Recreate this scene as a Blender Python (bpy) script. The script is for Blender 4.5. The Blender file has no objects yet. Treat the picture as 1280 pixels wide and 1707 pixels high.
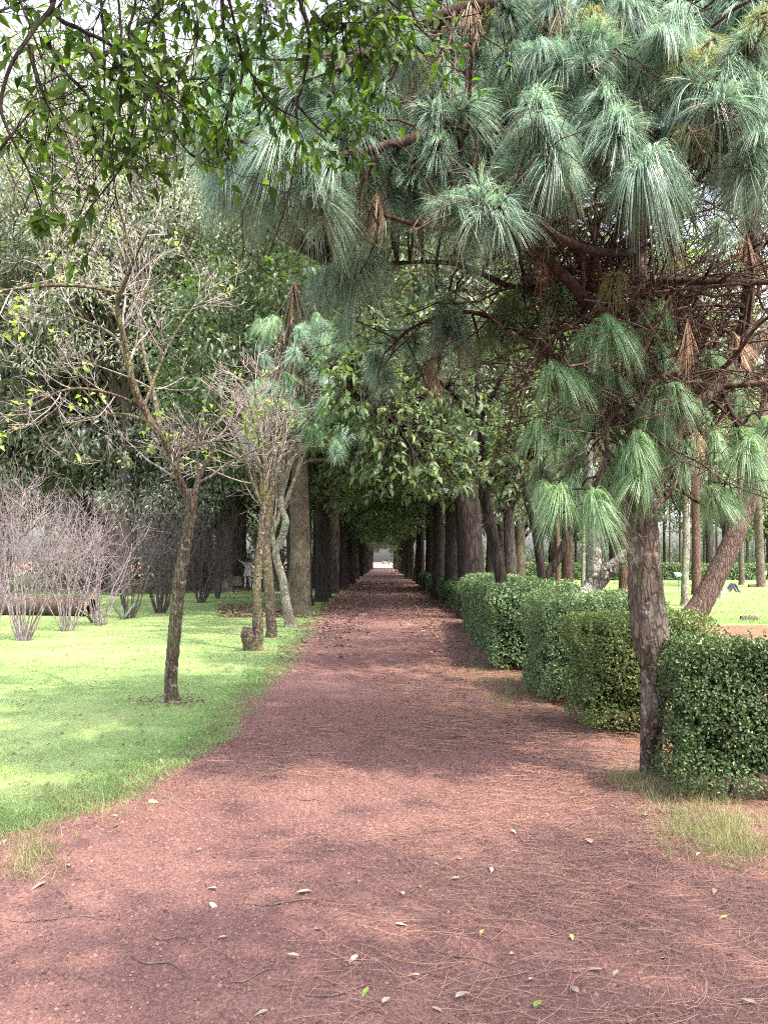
import bpy, math, random
import numpy as np

# ------------------------------------------------------------------ camera, light, exposure
sc = bpy.context.scene
R = math.radians
F, CX, CY, EYE = 1282.0, 640.0, 853.5, 1.55
PITCH = math.atan(81.5 / F)
cam_d = bpy.data.cameras.new('camera'); cam = bpy.data.objects.new('camera', cam_d)
sc.collection.objects.link(cam); sc.camera = cam
cam.location = (0, 0, EYE); cam.rotation_euler = (R(90) + PITCH, 0, 0)
cam_d.sensor_fit = 'VERTICAL'; cam_d.sensor_height = 36; cam_d.lens = 36 * F / 1707
cam_d.clip_start = 0.05; cam_d.clip_end = 3000

SUN_EL, SUN_AZ = 58.0, 130.0            # azimuth measured from +Y (path direction) towards +X
w = bpy.data.worlds.new('World'); sc.world = w; w.use_nodes = True
nt = w.node_tree
sky = nt.nodes.new('ShaderNodeTexSky'); sky.sky_type = 'NISHITA'; sky.sun_disc = False
sky.sun_elevation = R(SUN_EL); sky.sun_rotation = R(SUN_AZ)
sky.air_density = 1.0; sky.dust_density = 5.0; sky.ozone_density = 1.0
bg = nt.nodes['Background']; bg.inputs['Strength'].default_value = 0.15
hz = nt.nodes.new('ShaderNodeHueSaturation'); hz.inputs['Saturation'].default_value = 0.4   # thin white overcast
nt.links.new(sky.outputs['Color'], hz.inputs['Color']); nt.links.new(hz.outputs[0], bg.inputs['Color'])
sun_d = bpy.data.lights.new('sun', 'SUN'); sun = bpy.data.objects.new('sun', sun_d)
sc.collection.objects.link(sun)
sun_d.energy = 1.7; sun_d.angle = R(1.0); sun_d.color = (1.0, 0.86, 0.66)
sun.rotation_euler = (R(90 - SUN_EL), 0, R(180 - SUN_AZ))
sun.location = (30, 10, 40)
sc.view_settings.view_transform = 'Standard'; sc.view_settings.look = 'None'
sc.view_settings.gamma = 1.0; sc.view_settings.use_curve_mapping = False
sc.view_settings.exposure = 2.48
try:
    sc.cycles.max_bounces = 8; sc.cycles.diffuse_bounces = 4; sc.cycles.glossy_bounces = 2
    sc.cycles.transmission_bounces = 4; sc.cycles.use_denoising = False; sc.cycles.filter_width = 1.1; sc.cycles.sample_clamp_indirect = 4.0
    sc.cycles.caustics_reflective = False; sc.cycles.caustics_refractive = False
except Exception:
    pass

rng = np.random.default_rng(7)
random.seed(7)
COL = sc.collection

# ------------------------------------------------------------------ pixel -> place
_fw = np.array([0, math.cos(PITCH), math.sin(PITCH)]); _up = np.array([0, -math.sin(PITCH), math.cos(PITCH)])
def ray(px, py):
    return _fw + np.array([(px - CX) / F, 0, 0]) + _up * ((CY - py) / F)
def at(px, py, Y):
    d = ray(px, py); return np.array([0, 0, EYE]) + d * (Y / d[1])
def gr(px, py):
    d = ray(px, py); p = np.array([0, 0, EYE]) + d * (-EYE / d[2]); return p
def path3(lst):
    return np.array([at(*q) for q in lst])

# ------------------------------------------------------------------ objects
def link(o, parent=None):
    COL.objects.link(o)
    if parent is not None: o.parent = parent
    return o
def tag(o, label=None, cat=None, group=None, kind=None):
    if label: o['label'] = label
    if cat: o['category'] = cat
    if group: o['group'] = group
    if kind: o['kind'] = kind
    return o
def thing(name, label, cat, loc, group=None, rz=0.0):
    o = bpy.data.objects.new(name, None); o.location = tuple(loc); o.rotation_euler = (0, 0, rz)
    o.empty_display_size = 0.2
    COL.objects.link(o); return tag(o, label, cat, group)
def make_mesh(name, parts, mats, smooth=True, attrs=None, mat_idx=None):
    """parts: list of (V, F) with F an (M,k) int array"""
    me = bpy.data.meshes.new(name)
    Vs, loops, starts, tot, off, lo = [], [], [], [], 0, 0
    midx = []
    for i, (V, Fc) in enumerate(parts):
        V = np.asarray(V, dtype=np.float32).reshape(-1, 3); Fc = np.asarray(Fc, dtype=np.int32)
        Vs.append(V); loops.append((Fc + off).ravel()); k = Fc.shape[1]
        starts.append(lo + np.arange(len(Fc)) * k); tot.append(np.full(len(Fc), k))
        midx.append(np.full(len(Fc), 0 if mat_idx is None else mat_idx[i]))
        off += len(V); lo += Fc.size
    V = np.concatenate(Vs); L = np.concatenate(loops)
    me.vertices.add(len(V)); me.vertices.foreach_set('co', V.ravel())
    me.loops.add(len(L)); me.loops.foreach_set('vertex_index', L.astype(np.int32))
    S = np.concatenate(starts).astype(np.int32); T = np.concatenate(tot).astype(np.int32)
    me.polygons.add(len(S)); me.polygons.foreach_set('loop_start', S); me.polygons.foreach_set('loop_total', T)
    for m in (mats if isinstance(mats, (list, tuple)) else [mats]): me.materials.append(m)
    if mat_idx is not None: me.polygons.foreach_set('material_index', np.concatenate(midx).astype(np.int32))
    if smooth: me.polygons.foreach_set('use_smooth', np.ones(len(S), dtype=bool))
    if attrs:
        for k, v in attrs.items():
            a = me.attributes.new(k, 'FLOAT', 'POINT'); a.data.foreach_set('value', np.asarray(v, dtype=np.float32))
    me.update(); me.validate()
    return me
def obj(name, me, parent=None, loc=None):
    o = bpy.data.objects.new(name, me)
    if name in ('twigs', 'branches', 'stems', 'foliage', 'inner_foliage', 'young_leaves', 'limbs'): o['kind'] = 'stuff'
    if loc is not None: o.location = tuple(loc)
    return link(o, parent)
def copy_tree(src, loc, rz=0.0, scale=1.0):
    r = src.copy(); COL.objects.link(r); r.location = tuple(loc); r.rotation_euler = (0, 0, rz); r.scale = (scale,) * 3
    for ch in list(src.children):
        c = ch.copy(); COL.objects.link(c); c.parent = r
        for g in list(ch.children):
            d = g.copy(); COL.objects.link(d); d.parent = c
    return r

# ------------------------------------------------------------------ materials
def lin(r, g, b):
    f = lambda c: (c / 255 / 12.92) if c / 255 <= 0.04045 else ((c / 255 + 0.055) / 1.055) ** 2.4
    return (f(r), f(g), f(b), 1)
def c4(c): return tuple(c) + (1,) if len(c) == 3 else tuple(c)
def new_mat(name):
    m = bpy.data.materials.new(name); m.use_nodes = True
    n = m.node_tree; b = n.nodes['Principled BSDF']; return m, n, b
def N(n, typ, **kw):
    x = n.nodes.new(typ)
    for k, v in kw.items():
        if k in x.inputs.keys(): x.inputs[k].default_value = v
        else: setattr(x, k, v)
    return x
def mixc(n, fac, a, b, blend='MIX'):
    x = n.nodes.new('ShaderNodeMix'); x.data_type = 'RGBA'; x.blend_type = blend
    for s, v in ((0, fac), (6, a), (7, b)):
        if hasattr(v, 'is_output'): n.links.new(v, x.inputs[s])
        else: x.inputs[s].default_value = v if s == 0 else c4(v)
    return x.outputs[2]
def ramp(n, src, stops):
    x = n.nodes.new('ShaderNodeValToRGB'); e = x.color_ramp.elements
    while len(e) < len(stops): e.new(0.5)
    for i, (p, c) in enumerate(stops):
        e[i].position = p; e[i].color = c4(c) if not isinstance(c, (int, float)) else (c, c, c, 1)
    n.links.new(src, x.inputs[0]); return x.outputs[0]
def coords(n, scale=(1, 1, 1), kind='Object'):
    t = n.nodes.new('ShaderNodeTexCoord'); mp = n.nodes.new('ShaderNodeMapping')
    mp.inputs['Scale'].default_value = scale; n.links.new(t.outputs[kind], mp.inputs[0]); return mp.outputs[0]
def noise(n, vec, scale, detail=4, rough=0.55, dist=0.0):
    x = N(n, 'ShaderNodeTexNoise', Scale=scale, Detail=detail, Roughness=rough, Distortion=dist)
    n.links.new(vec, x.inputs['Vector']); return x.outputs['Fac']
def bump(n, h, b, strength=0.5, dist=0.02):
    x = N(n, 'ShaderNodeBump', Strength=strength, Distance=dist); n.links.new(h, x.inputs['Height'])
    n.links.new(x.outputs[0], b.inputs['Normal'])
def leaf_mat(name, ca, cb, trans=0.35, rough=0.45, tcol=None, objvar=0.25, cc=None, spec=0.5):
    """colours vary leaf by leaf (attribute tone) and plant by plant"""
    m, n, b = new_mat(name)
    a = N(n, 'ShaderNodeAttribute', attribute_name='tone')
    stops = [(0.0, ca), (0.8, cb)] + ([(1.0, cc)] if cc else [])
    col = ramp(n, a.outputs['Fac'], stops)
    oi = n.nodes.new('ShaderNodeObjectInfo')
    hs = N(n, 'ShaderNodeHueSaturation', Saturation=1.0)
    mr = N(n, 'ShaderNodeMapRange'); mr.inputs[3].default_value = 1 - objvar; mr.inputs[4].default_value = 1 + objvar
    n.links.new(oi.outputs['Random'], mr.inputs[0]); n.links.new(mr.outputs[0], hs.inputs['Value'])
    n.links.new(col, hs.inputs['Color']); col = hs.outputs[0]
    n.links.new(col, b.inputs['Base Color']); b.inputs['Roughness'].default_value = rough
    b.inputs['Specular IOR Level'].default_value = spec
    if trans > 0:
        t = n.nodes.new('ShaderNodeBsdfTranslucent'); mx = n.nodes.new('ShaderNodeMixShader'); mx.inputs[0].default_value = trans
        tc = mixc(n, 1.0, col, tcol or (1.3, 1.5, 0.6), 'MULTIPLY')
        n.links.new(tc, t.inputs[0]); n.links.new(b.outputs[0], mx.inputs[1]); n.links.new(t.outputs[0], mx.inputs[2])
        n.links.new(mx.outputs[0], n.nodes['Material Output'].inputs[0])
    return m
def bark_mat(name, dark, light, sc_=9.0, moss=None, moss_amt=0.5, lichen=0.0, bstr=0.9, stretch=0.28):
    m, n, b = new_mat(name)
    v = coords(n, (1, 1, stretch)); v2 = coords(n)
    f1 = noise(n, v, sc_ * 2.2, 8, 0.65, 0.6)
    vo = N(n, 'ShaderNodeTexVoronoi', Scale=sc_ * 2.4, feature='DISTANCE_TO_EDGE'); 
    n.links.new(v, vo.inputs['Vector'])
    crack = ramp(n, vo.outputs['Distance'], [(0.0, 0.25), (0.16, 1.0)])
    col = ramp(n, f1, [(0.3, dark), (0.7, light)])
    col = mixc(n, 0.75, col, crack, 'MULTIPLY')
    if moss:
        f2 = ramp(n, noise(n, v2, 3.2, 5, 0.6), [(0.5 - 0.12 * moss_amt, 0.0), (0.68, moss_amt)])
        col = mixc(n, f2, col, moss)
    if lichen > 0:
        f3 = ramp(n, noise(n, v2, 14.0, 5, 0.7), [(0.56, 0.0), (0.62, lichen)])
        col = mixc(n, f3, col, (0.48, 0.5, 0.45))
    n.links.new(col, b.inputs['Base Color']); b.inputs['Roughness'].default_value = 0.9
    b.inputs['Specular IOR Level'].default_value = 0.15
    h = N(n, 'ShaderNodeMath', operation='MULTIPLY'); n.links.new(f1, h.inputs[0]); n.links.new(crack, h.inputs[1])
    bump(n, h.outputs[0], b, bstr, 0.03)
    return m
def flat_mat(name, c, rough=0.7, var=0.3, sc_=20, bstr=0.2):
    m, n, b = new_mat(name); v = coords(n)
    f = noise(n, v, sc_, 5, 0.6)
    dk = tuple(x * (1 - var) for x in c[:3]); lt = tuple(min(1, x * (1 + var)) for x in c[:3])
    n.links.new(ramp(n, f, [(0.3, dk), (0.7, lt)]), b.inputs['Base Color']); b.inputs['Roughness'].default_value = rough
    if bstr: bump(n, f, b, bstr, 0.01)
    return m

# foliage
M_NEEDLE = leaf_mat('pine_needles', (0.105, 0.185, 0.15), (0.36, 0.50, 0.42), 0.25, 0.38, (1.1, 1.25, 0.8), 0.22, spec=0.6, cc=(0.34, 0.46, 0.20))
M_NEEDLE_G = leaf_mat('green_pine_needles', (0.09, 0.19, 0.10), (0.30, 0.46, 0.26), 0.28, 0.38, (1.15, 1.3, 0.7), 0.2, spec=0.6, cc=(0.36, 0.50, 0.17))
M_NEEDLE_Y = leaf_mat('yellowing_pine_needles', (0.17, 0.22, 0.08), (0.36, 0.36, 0.15), 0.28, 0.42, (1.2, 1.2, 0.7), 0.2)
M_NEEDLE_D = leaf_mat('dead_pine_needles', (0.26, 0.17, 0.11), (0.60, 0.45, 0.32), 0.15, 0.6, (1.2, 1.0, 0.8), 0.25)
M_OVER = leaf_mat('glossy_leaves', (0.02, 0.042, 0.009), (0.065, 0.115, 0.02), 0.5, 0.5, (1.6, 1.8, 0.6), 0.4, spec=.25)
M_ASH = leaf_mat('alley_leaves', (0.035, 0.06, 0.03), (0.10, 0.145, 0.075), 0.3, 0.38, objvar=0.2)
M_SAGE = leaf_mat('grey_green_leaves', (0.095, 0.115, 0.098), (0.31, 0.33, 0.29), 0.3, 0.4, objvar=0.25)
M_PALE = leaf_mat('pale_leaves', (0.10, 0.15, 0.08), (0.24, 0.30, 0.17), 0.35, 0.45, objvar=0.25)
M_DARKL = leaf_mat('dark_leaves', (0.055, 0.075, 0.062), (0.19, 0.22, 0.185), 0.25, 0.35, objvar=0.2)
M_BROAD = leaf_mat('broad_leaves', (0.05, 0.09, 0.045), (0.14, 0.20, 0.10), 0.35, 0.5, objvar=0.3, cc=(0.26, 0.30, 0.10), spec=.3)
M_LIME = leaf_mat('young_lime_leaves', (0.22, 0.34, 0.06), (0.40, 0.50, 0.12), 0.45, 0.45, objvar=0.2)
M_HEDGE1 = leaf_mat('dark_box_leaves', (0.032, 0.06, 0.022), (0.12, 0.175, 0.075), 0.2, 0.3, objvar=0.05, cc=(0.2, 0.28, 0.15), spec=.3)
M_HEDGE2 = leaf_mat('olive_box_leaves', (0.055, 0.085, 0.028), (0.18, 0.23, 0.085), 0.22, 0.32, objvar=0.05, cc=(0.38, 0.38, 0.16), spec=.3)
M_HEDGE3 = leaf_mat('mid_green_box_leaves', (0.06, 0.105, 0.05), (0.20, 0.28, 0.145), 0.22, 0.32, objvar=0.08, cc=(0.30, 0.38, 0.2), spec=.3)
M_GRASS = leaf_mat('grass_blades', (0.14, 0.23, 0.085), (0.31, 0.43, 0.19), 0.4, 0.5, (1.15, 1.3, 0.8), 0.0, cc=(0.46, 0.46, 0.24), spec=0.3)
M_STRAWG = leaf_mat('dry_grass_blades', (0.17, 0.20, 0.08), (0.34, 0.33, 0.17), 0.3, 0.6, (1.1, 1.1, 0.8), 0.0)
M_STRAW = leaf_mat('fallen_needles', (0.115, 0.062, 0.047), (0.30, 0.175, 0.13), 0.0, 0.55, objvar=0.0, spec=0.35)
M_LITTER = leaf_mat('leaf_litter', (0.10, 0.06, 0.045), (0.34, 0.24, 0.18), 0.1, 0.6, objvar=0.0)
M_DRYLEAF = leaf_mat('dry_leaves', (0.22, 0.175, 0.135), (0.40, 0.34, 0.275), 0.15, 0.6, (1, 1, .9), 0.2)
M_GREENLEAF = leaf_mat('fresh_fallen_leaves', (0.16, 0.26, 0.05), (0.26, 0.36, 0.09), 0.2, 0.4, objvar=0.2)
M_YELLEAF = leaf_mat('yellow_fallen_leaves', (0.42, 0.40, 0.12), (0.55, 0.50, 0.2), 0.2, 0.5, objvar=0.2)
# barks
B_PINE = bark_mat('pine_bark', (0.05, 0.035, 0.028), (0.20, 0.15, 0.12), 10, (0.30, 0.30, 0.26), 0.35, 0.35, 1.0)
B_RED = bark_mat('red_pine_bark', (0.05, 0.03, 0.026), (0.20, 0.115, 0.09), 7, None, 0, 0.12, 1.0, 0.22)
B_MOTT = bark_mat('dark_lichen_patched_bark', (0.025, 0.018, 0.015), (0.10, 0.078, 0.066), 9, (0.38, 0.40, 0.36), 0.75, 0.8, 0.9)
B_GREYP = bark_mat('grey_brown_pine_bark', (0.045, 0.032, 0.028), (0.17, 0.115, 0.095), 7, None, 0, 0.15, 1.0, 0.22)
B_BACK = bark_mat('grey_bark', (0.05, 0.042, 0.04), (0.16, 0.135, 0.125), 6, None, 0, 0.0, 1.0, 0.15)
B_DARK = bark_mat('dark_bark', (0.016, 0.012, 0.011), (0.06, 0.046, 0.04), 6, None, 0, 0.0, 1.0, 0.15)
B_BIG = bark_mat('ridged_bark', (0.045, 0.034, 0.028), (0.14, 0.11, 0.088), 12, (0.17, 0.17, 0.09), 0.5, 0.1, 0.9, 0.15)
B_MOSSY = bark_mat('mossy_bark', (0.05, 0.036, 0.028), (0.19, 0.145, 0.115), 12, (0.16, 0.165, 0.06), 0.55, 0.35, 1.0)
B_LICH = bark_mat('lichen_bark', (0.09, 0.07, 0.06), (0.28, 0.24, 0.2), 12, (0.30, 0.36, 0.24), 0.6, 0.8, 0.8)
B_TWIG = bark_mat('grey_twig_bark', (0.16, 0.13, 0.12), (0.42, 0.36, 0.35), 8, None, 0, 0, 0.2)
B_PINK = bark_mat('pinkish_twig_bark', (0.14, 0.112, 0.122), (0.34, 0.28, 0.31), 8, None, 0, 0, 0.2)
B_OVER = bark_mat('near_black_bark', (0.012, 0.009, 0.008), (0.04, 0.028, 0.024), 8, None, 0, 0, 0.3)  # even near-black tone for the drooping branches
B_SHRUB = bark_mat('dark_shrub_bark', (0.05, 0.04, 0.042), (0.15, 0.12, 0.125), 8, None, 0, 0, 0.2)
B_DTWIG = bark_mat('dark_twig_bark', (0.028, 0.021, 0.018), (0.085, 0.06, 0.05), 8, None, 0, 0, 0.3)
B_RTWIG = bark_mat('reddish_twig_bark', (0.05, 0.034, 0.028), (0.16, 0.105, 0.085), 8, None, 0, 0, 0.3)
M_CUT = flat_mat('cut_wood', (0.34, 0.25, 0.17), 0.8, 0.3, 30)

# ------------------------------------------------------------------ shapes
def nrm(v, axis=-1): return v / np.maximum(np.linalg.norm(v, axis=axis, keepdims=True), 1e-9)
def rdir(r, n): return nrm(r.normal(size=(n, 3)))
def tubes(pts, rad, sides=3):
    """pts (N,K,3) rad (N,K)"""
    pts = np.asarray(pts, float); rad = np.asarray(rad, float); Nn, K = rad.shape
    t = np.gradient(pts, axis=1); t = nrm(t)
    ref = np.where(np.abs(t[:, :1, 2:3]) > 0.9, np.array([[[1., 0, 0]]]), np.array([[[0., 0, 1.]]]))
    ref = np.broadcast_to(ref, t.shape)
    a = nrm(np.cross(t, ref)); b = np.cross(t, a)
    th = np.arange(sides) * 2 * np.pi / sides
    V = pts[:, :, None, :] + rad[:, :, None, None] * (np.cos(th)[None, None, :, None] * a[:, :, None, :] + np.sin(th)[None, None, :, None] * b[:, :, None, :])
    i = np.arange(Nn)[:, None, None] * K * sides + np.arange(K - 1)[None, :, None] * sides
    s = np.arange(sides)[None, None, :]; s2 = (s + 1) % sides
    Fc = np.stack([i + s, i + s2, i + sides + s2, i + sides + s], -1).reshape(-1, 4)
    return V.reshape(-1, 3), Fc
def resample(p, n):
    p = np.asarray(p, float); M = len(p)
    if M == 2: return p[0] + (p[1] - p[0]) * np.linspace(0, 1, n)[:, None]
    q = np.vstack([2 * p[0] - p[1], p, 2 * p[-1] - p[-2]])
    u = np.linspace(0, M - 1 - 1e-6, n); k = u.astype(int); f = (u - k)[:, None]
    p0, p1, p2, p3 = q[k], q[k + 1], q[k + 2], q[k + 3]
    return 0.5 * (2 * p1 + (p2 - p0) * f + (2 * p0 - 5 * p1 + 4 * p2 - p3) * f ** 2 + (3 * p1 - p0 - 3 * p2 + p3) * f ** 3)
def rs1(v, n):
    return np.interp(np.linspace(0, 1, n), np.linspace(0, 1, len(v)), v)
def trunk(p, r, rings=60, sides=20, amp=0.12, flare=0.0, seed=0, cap=False, knots=0):
    """one tapering bark-ridged trunk along points p with radii r"""
    g = np.random.default_rng(seed)
    P = resample(p, rings); rr = rs1(r, rings)
    t = nrm(np.gradient(P, axis=0)); ref = np.array([1., 0.17, 0])
    a = nrm(np.cross(t, np.broadcast_to(ref, t.shape))); b = np.cross(t, a)
    s = np.concatenate([[0], np.cumsum(np.linalg.norm(np.diff(P, axis=0), axis=1))])
    th = np.arange(sides) * 2 * np.pi / sides
    disp = np.zeros((rings, sides))
    rm = np.mean(rr)
    for k, am in ((2, .5), (3, .5), (5, .45), (7, .4), (9, .3)):
        ph = g.uniform(0, 6.28); wv = g.uniform(0.3, 1.2) / max(rm, .03) * 0.2
        disp += am * np.sin(k * th[None, :] + ph + 1.2 * np.sin(s[:, None] * wv + g.uniform(0, 6)) ) * (0.6 + 0.4 * np.sin(s[:, None] * wv * 1.7 + g.uniform(0, 6)))
    disp += g.normal(size=disp.shape) * 0.35
    rad = rr[:, None] * (1 + amp * disp)
    for _ in range(knots):
        ks, kt, kw = g.uniform(0, s[-1] * .8), g.uniform(0, 6.28), rm * g.uniform(0.6, 1.3)
        da = (th[None, :] - kt + np.pi) % (2 * np.pi) - np.pi
        rad += rm * 0.35 * np.exp(-((s[:, None] - ks) / kw) ** 2 - (da / 0.7) ** 2)
    if flare:
        lob = 1 + 0.5 * np.sin(3 * th + g.uniform(0, 6)) + 0.35 * np.sin(5 * th + g.uniform(0, 6))
        rad += rr[0] * flare * np.exp(-s[:, None] / (rr[0] * 1.1)) * lob[None, :]
    V = P[:, None, :] + rad[..., None] * (np.cos(th)[None, :, None] * a[:, None] + np.sin(th)[None, :, None] * b[:, None])
    i = np.arange(rings - 1)[:, None] * sides; k = np.arange(sides)[None]; k2 = (k + 1) % sides
    Fc = np.stack([i + k, i + k2, i + sides + k2, i + sides + k], -1).reshape(-1, 4)
    out = [(V.reshape(-1, 3), Fc)]
    if cap:
        top = V[-1]; c = top.mean(0) + t[-1] * 0.004
        out.append((np.vstack([top, c]), np.array([[j, (j + 1) % sides, sides] for j in range(sides)])))
    return out
def spawn(r, pts, rad, n_per, ln, ang, fr=(0.25, 1.0), rr=0.55, K=6, wander=0.12, trop=(0, 0, 0.15), keep_len=True, rmin=0.0012, tip=0.35):
    """children branches of a set of branches, all at once"""
    Nn, Kp = rad.shape; M = Nn * n_per
    pi = np.repeat(np.arange(Nn), n_per); f = r.uniform(fr[0], fr[1], M)
    u = f * (Kp - 1); k = np.minimum(u.astype(int), Kp - 2); w_ = (u - k)
    p = pts[pi, k] * (1 - w_[:, None]) + pts[pi, k + 1] * w_[:, None]
    r0 = (rad[pi, k] * (1 - w_) + rad[pi, k + 1] * w_) * rr
    t = nrm(pts[pi, k + 1] - pts[pi, k]); per = nrm(np.cross(t, rdir(r, M)))
    an = r.uniform(R(ang[0]), R(ang[1]), M)[:, None]
    d = t * np.cos(an) + per * np.sin(an)
    L = r.uniform(ln[0], ln[1], M) * (1.15 - 0.6 * f if keep_len else 1.0)
    out = np.zeros((M, K, 3)); out[:, 0] = p; seg = (L / (K - 1))[:, None]; tr = np.array(trop)
    for i in range(1, K):
        d = nrm(d + r.normal(size=(M, 3)) * wander + tr)
        out[:, i] = out[:, i - 1] + d * seg
    rr_ = np.maximum(r0[:, None] * np.linspace(1, tip, K)[None], rmin)
    return out, rr_
def leaves(P, D, U, L, W, tone, fold=0.25, curl=0.15, pointy=False):
    """leaf quads (two triangles folded on the midrib). P base, D axis, U approx normal"""
    P = np.asarray(P); n = len(P); D = nrm(D); S = nrm(np.cross(D, U)); Nn = np.cross(S, D)
    L = np.broadcast_to(np.asarray(L, float), (n,))[:, None]; W = np.broadcast_to(np.asarray(W, float), (n,))[:, None]
    a = P; tip = P + D * L - Nn * L * curl
    l = P + D * L * 0.42 + S * W * 0.5 + Nn * W * fold; r_ = P + D * L * 0.42 - S * W * 0.5 + Nn * W * fold
    V = np.stack([a, l, tip, r_], 1).reshape(-1, 3); i = np.arange(n)[:, None] * 4
    Fc = np.concatenate([i + np.array([[0, 2, 1]]), i + np.array([[0, 3, 2]])])
    return (V, Fc), np.repeat(tone, 4)
def blades(P, D, bend, L, W, tone, seg=2):
    """thin ribbons for grass and needles. P root, D direction, bend vector added quadratically"""
    n = len(P); D = nrm(D); side = nrm(np.cross(D, rdir(rng, n)))
    L = np.broadcast_to(np.asarray(L, float), (n,))[:, None]; W = np.broadcast_to(np.asarray(W, float), (n,))[:, None]
    rows = []
    for k in range(seg + 1):
        t = k / seg; c = P + D * L * t + bend * L * t * t
        rows.append((c + side * W * .5 * (1 - 0.8 * t), c - side * W * .5 * (1 - 0.8 * t)))
    V = np.stack([x for rw in rows for x in rw], 1).reshape(-1, 3); m = 2 * (seg + 1); i = np.arange(n)[:, None] * m
    Fc = np.concatenate([i + np.array([[2 * k, 2 * k + 1, 2 * k + 3, 2 * k + 2]]) for k in range(seg)])
    return (V, Fc), np.repeat(tone, m)

# value noise for placing things irregularly
_ph = rng.uniform(0, 6.28, 12)
def wob(x, s=1.0, k=0):
    return (np.sin(x * 1.3 * s + _ph[k]) + 0.6 * np.sin(x * 2.9 * s + _ph[k + 1]) + 0.4 * np.sin(x * 6.1 * s + _ph[k + 2])) / 2.0
_G = np.random.default_rng(3).uniform(0, 1, (64, 64))
def vn(x, y, s):
    x = np.asarray(x) * s; y = np.asarray(y) * s; i = np.floor(x).astype(int); j = np.floor(y).astype(int); f = x - i; g = y - j
    f = f * f * (3 - 2 * f); g = g * g * (3 - 2 * g); q = lambda a, b: _G[a % 64, b % 64]
    return (q(i, j) * (1 - f) + q(i + 1, j) * f) * (1 - g) + (q(i, j + 1) * (1 - f) + q(i + 1, j + 1) * f) * g
def fbm(x, y, s): return 0.55 * vn(x, y, s) + 0.3 * vn(x + 7, y + 3, s * 2.3) + 0.15 * vn(x + 1, y + 9, s * 5.1)

# ------------------------------------------------------------------ SETTING: ground, path, lawns
def soil_material(name, c1, c2, c3, wet):
    m, n, b = new_mat(name); v = coords(n)
    big = noise(n, v, 0.7, 5, 0.6); fine = noise(n, v, 60, 6, 0.7); grit = noise(n, v, 190, 3, 0.6)
    col = ramp(n, fine, [(0.3, c1), (0.52, c2), (0.75, c3)])
    pat = ramp(n, big, [(0.42, 0.0), (0.62, 1.0)])
    col = mixc(n, pat, mixc(n, 0.75, col, wet, 'MULTIPLY'), col)
    sp = ramp(n, grit, [(0.66, 0.0), (0.74, 0.28)]); col = mixc(n, sp, col, (0.40, 0.25, 0.21))
    n.links.new(col, b.inputs['Base Color']); b.inputs['Roughness'].default_value = 0.92; b.inputs['Specular IOR Level'].default_value = 0.2
    h = N(n, 'ShaderNodeMath', operation='ADD'); n.links.new(fine, h.inputs[0]); n.links.new(grit, h.inputs[1])
    bump(n, h.outputs[0], b, 0.8, 0.02)
    return m
M_PATH = soil_material('red_gravel', (0.105, 0.055, 0.05), (0.24, 0.13, 0.118), (0.34, 0.205, 0.182), (0.60, 0.56, 0.62))
M_SOIL = soil_material('red_brown_soil', (0.12, 0.06, 0.045), (0.24, 0.13, 0.09), (0.34, 0.20, 0.14), (0.6, 0.6, 0.6))
m, n, b = new_mat('lawn_turf'); v = coords(n)
f1 = noise(n, v, 0.5, 5, 0.6); f2 = noise(n, v, 30, 5, 0.7)
col = ramp(n, f2, [(0.3, (0.10, 0.14, 0.055)), (0.7, (0.21, 0.30, 0.12))])
col = mixc(n, ramp(n, f1, [(0.45, 0.0), (0.7, 0.6)]), col, (0.36, 0.42, 0.19))
n.links.new(col, b.inputs['Base Color']); b.inputs['Roughness'].default_value = 0.9; b.inputs['Specular IOR Level'].default_value = 0.1
bump(n, f2, b, 0.8, 0.03); M_LAWN = m

def grid(x0, x1, y0, y1, nx, ny, zf):
    X, Y = np.meshgrid(np.linspace(x0, x1, nx), np.linspace(y0, y1, ny)); Z = zf(X, Y)
    i = np.arange(ny - 1)[:, None] * nx + np.arange(nx - 1)[None]
    return np.stack([X, Y, Z], -1).reshape(-1, 3), np.stack([i, i + 1, i + nx + 1, i + nx], -1).reshape(-1, 4)
def strip(ys, xl, xr, nx, z):
    u = np.linspace(0, 1, nx)[None]; X = xl[:, None] * (1 - u) + xr[:, None] * u; Y = np.broadcast_to(ys[:, None], X.shape)
    Z = z(X, Y) if callable(z) else np.full(X.shape, z); ny = len(ys)
    i = np.arange(ny - 1)[:, None] * nx + np.arange(nx - 1)[None]
    return np.stack([X, Y, Z], -1).reshape(-1, 3), np.stack([i, i + 1, i + nx + 1, i + nx], -1).reshape(-1, 4)

tag(obj('ground', make_mesh('ground', [grid(-400, 400, -60, 900, 30, 30, lambda x, y: x * 0)], M_SOIL)), kind='structure')
EDGE_Y = np.array([-20, 2.0, 3.6, 4.3, 4.65, 5.1, 6.5, 8.5, 12, 17, 25, 60, 260])
EDGE_L = np.array([-9, -8.5, -4.2, -2.35, -1.95, -1.66, -1.54, -1.46, -1.46, -1.62, -1.95, -2.0, -2.0])
EDGE_R = np.array([9, 7.5, 6, 4.5, 2.6, 2.0, 1.75, 1.45, 1.5, 1.75, 2.05, 2.1, 2.1])
def edge_l(y): return np.interp(y, EDGE_Y, EDGE_L) + 0.10 * wob(np.asarray(y), 1.1, 0)
def edge_r(y): return np.interp(y, EDGE_Y, EDGE_R) + 0.10 * wob(np.asarray(y), 1.1, 4)
ys = np.concatenate([np.linspace(-15, 2, 20), np.linspace(2.1, 9, 240), np.linspace(9.1, 30, 160), np.linspace(31, 215, 120)])
relief = lambda x, y: 0.004 + 0.022 * fbm(x, y, 1.7) * 0.9 + 0.014 * fbm(x + 3, y, 9.0) + 0.007 * vn(x, y, 38.0)
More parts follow.
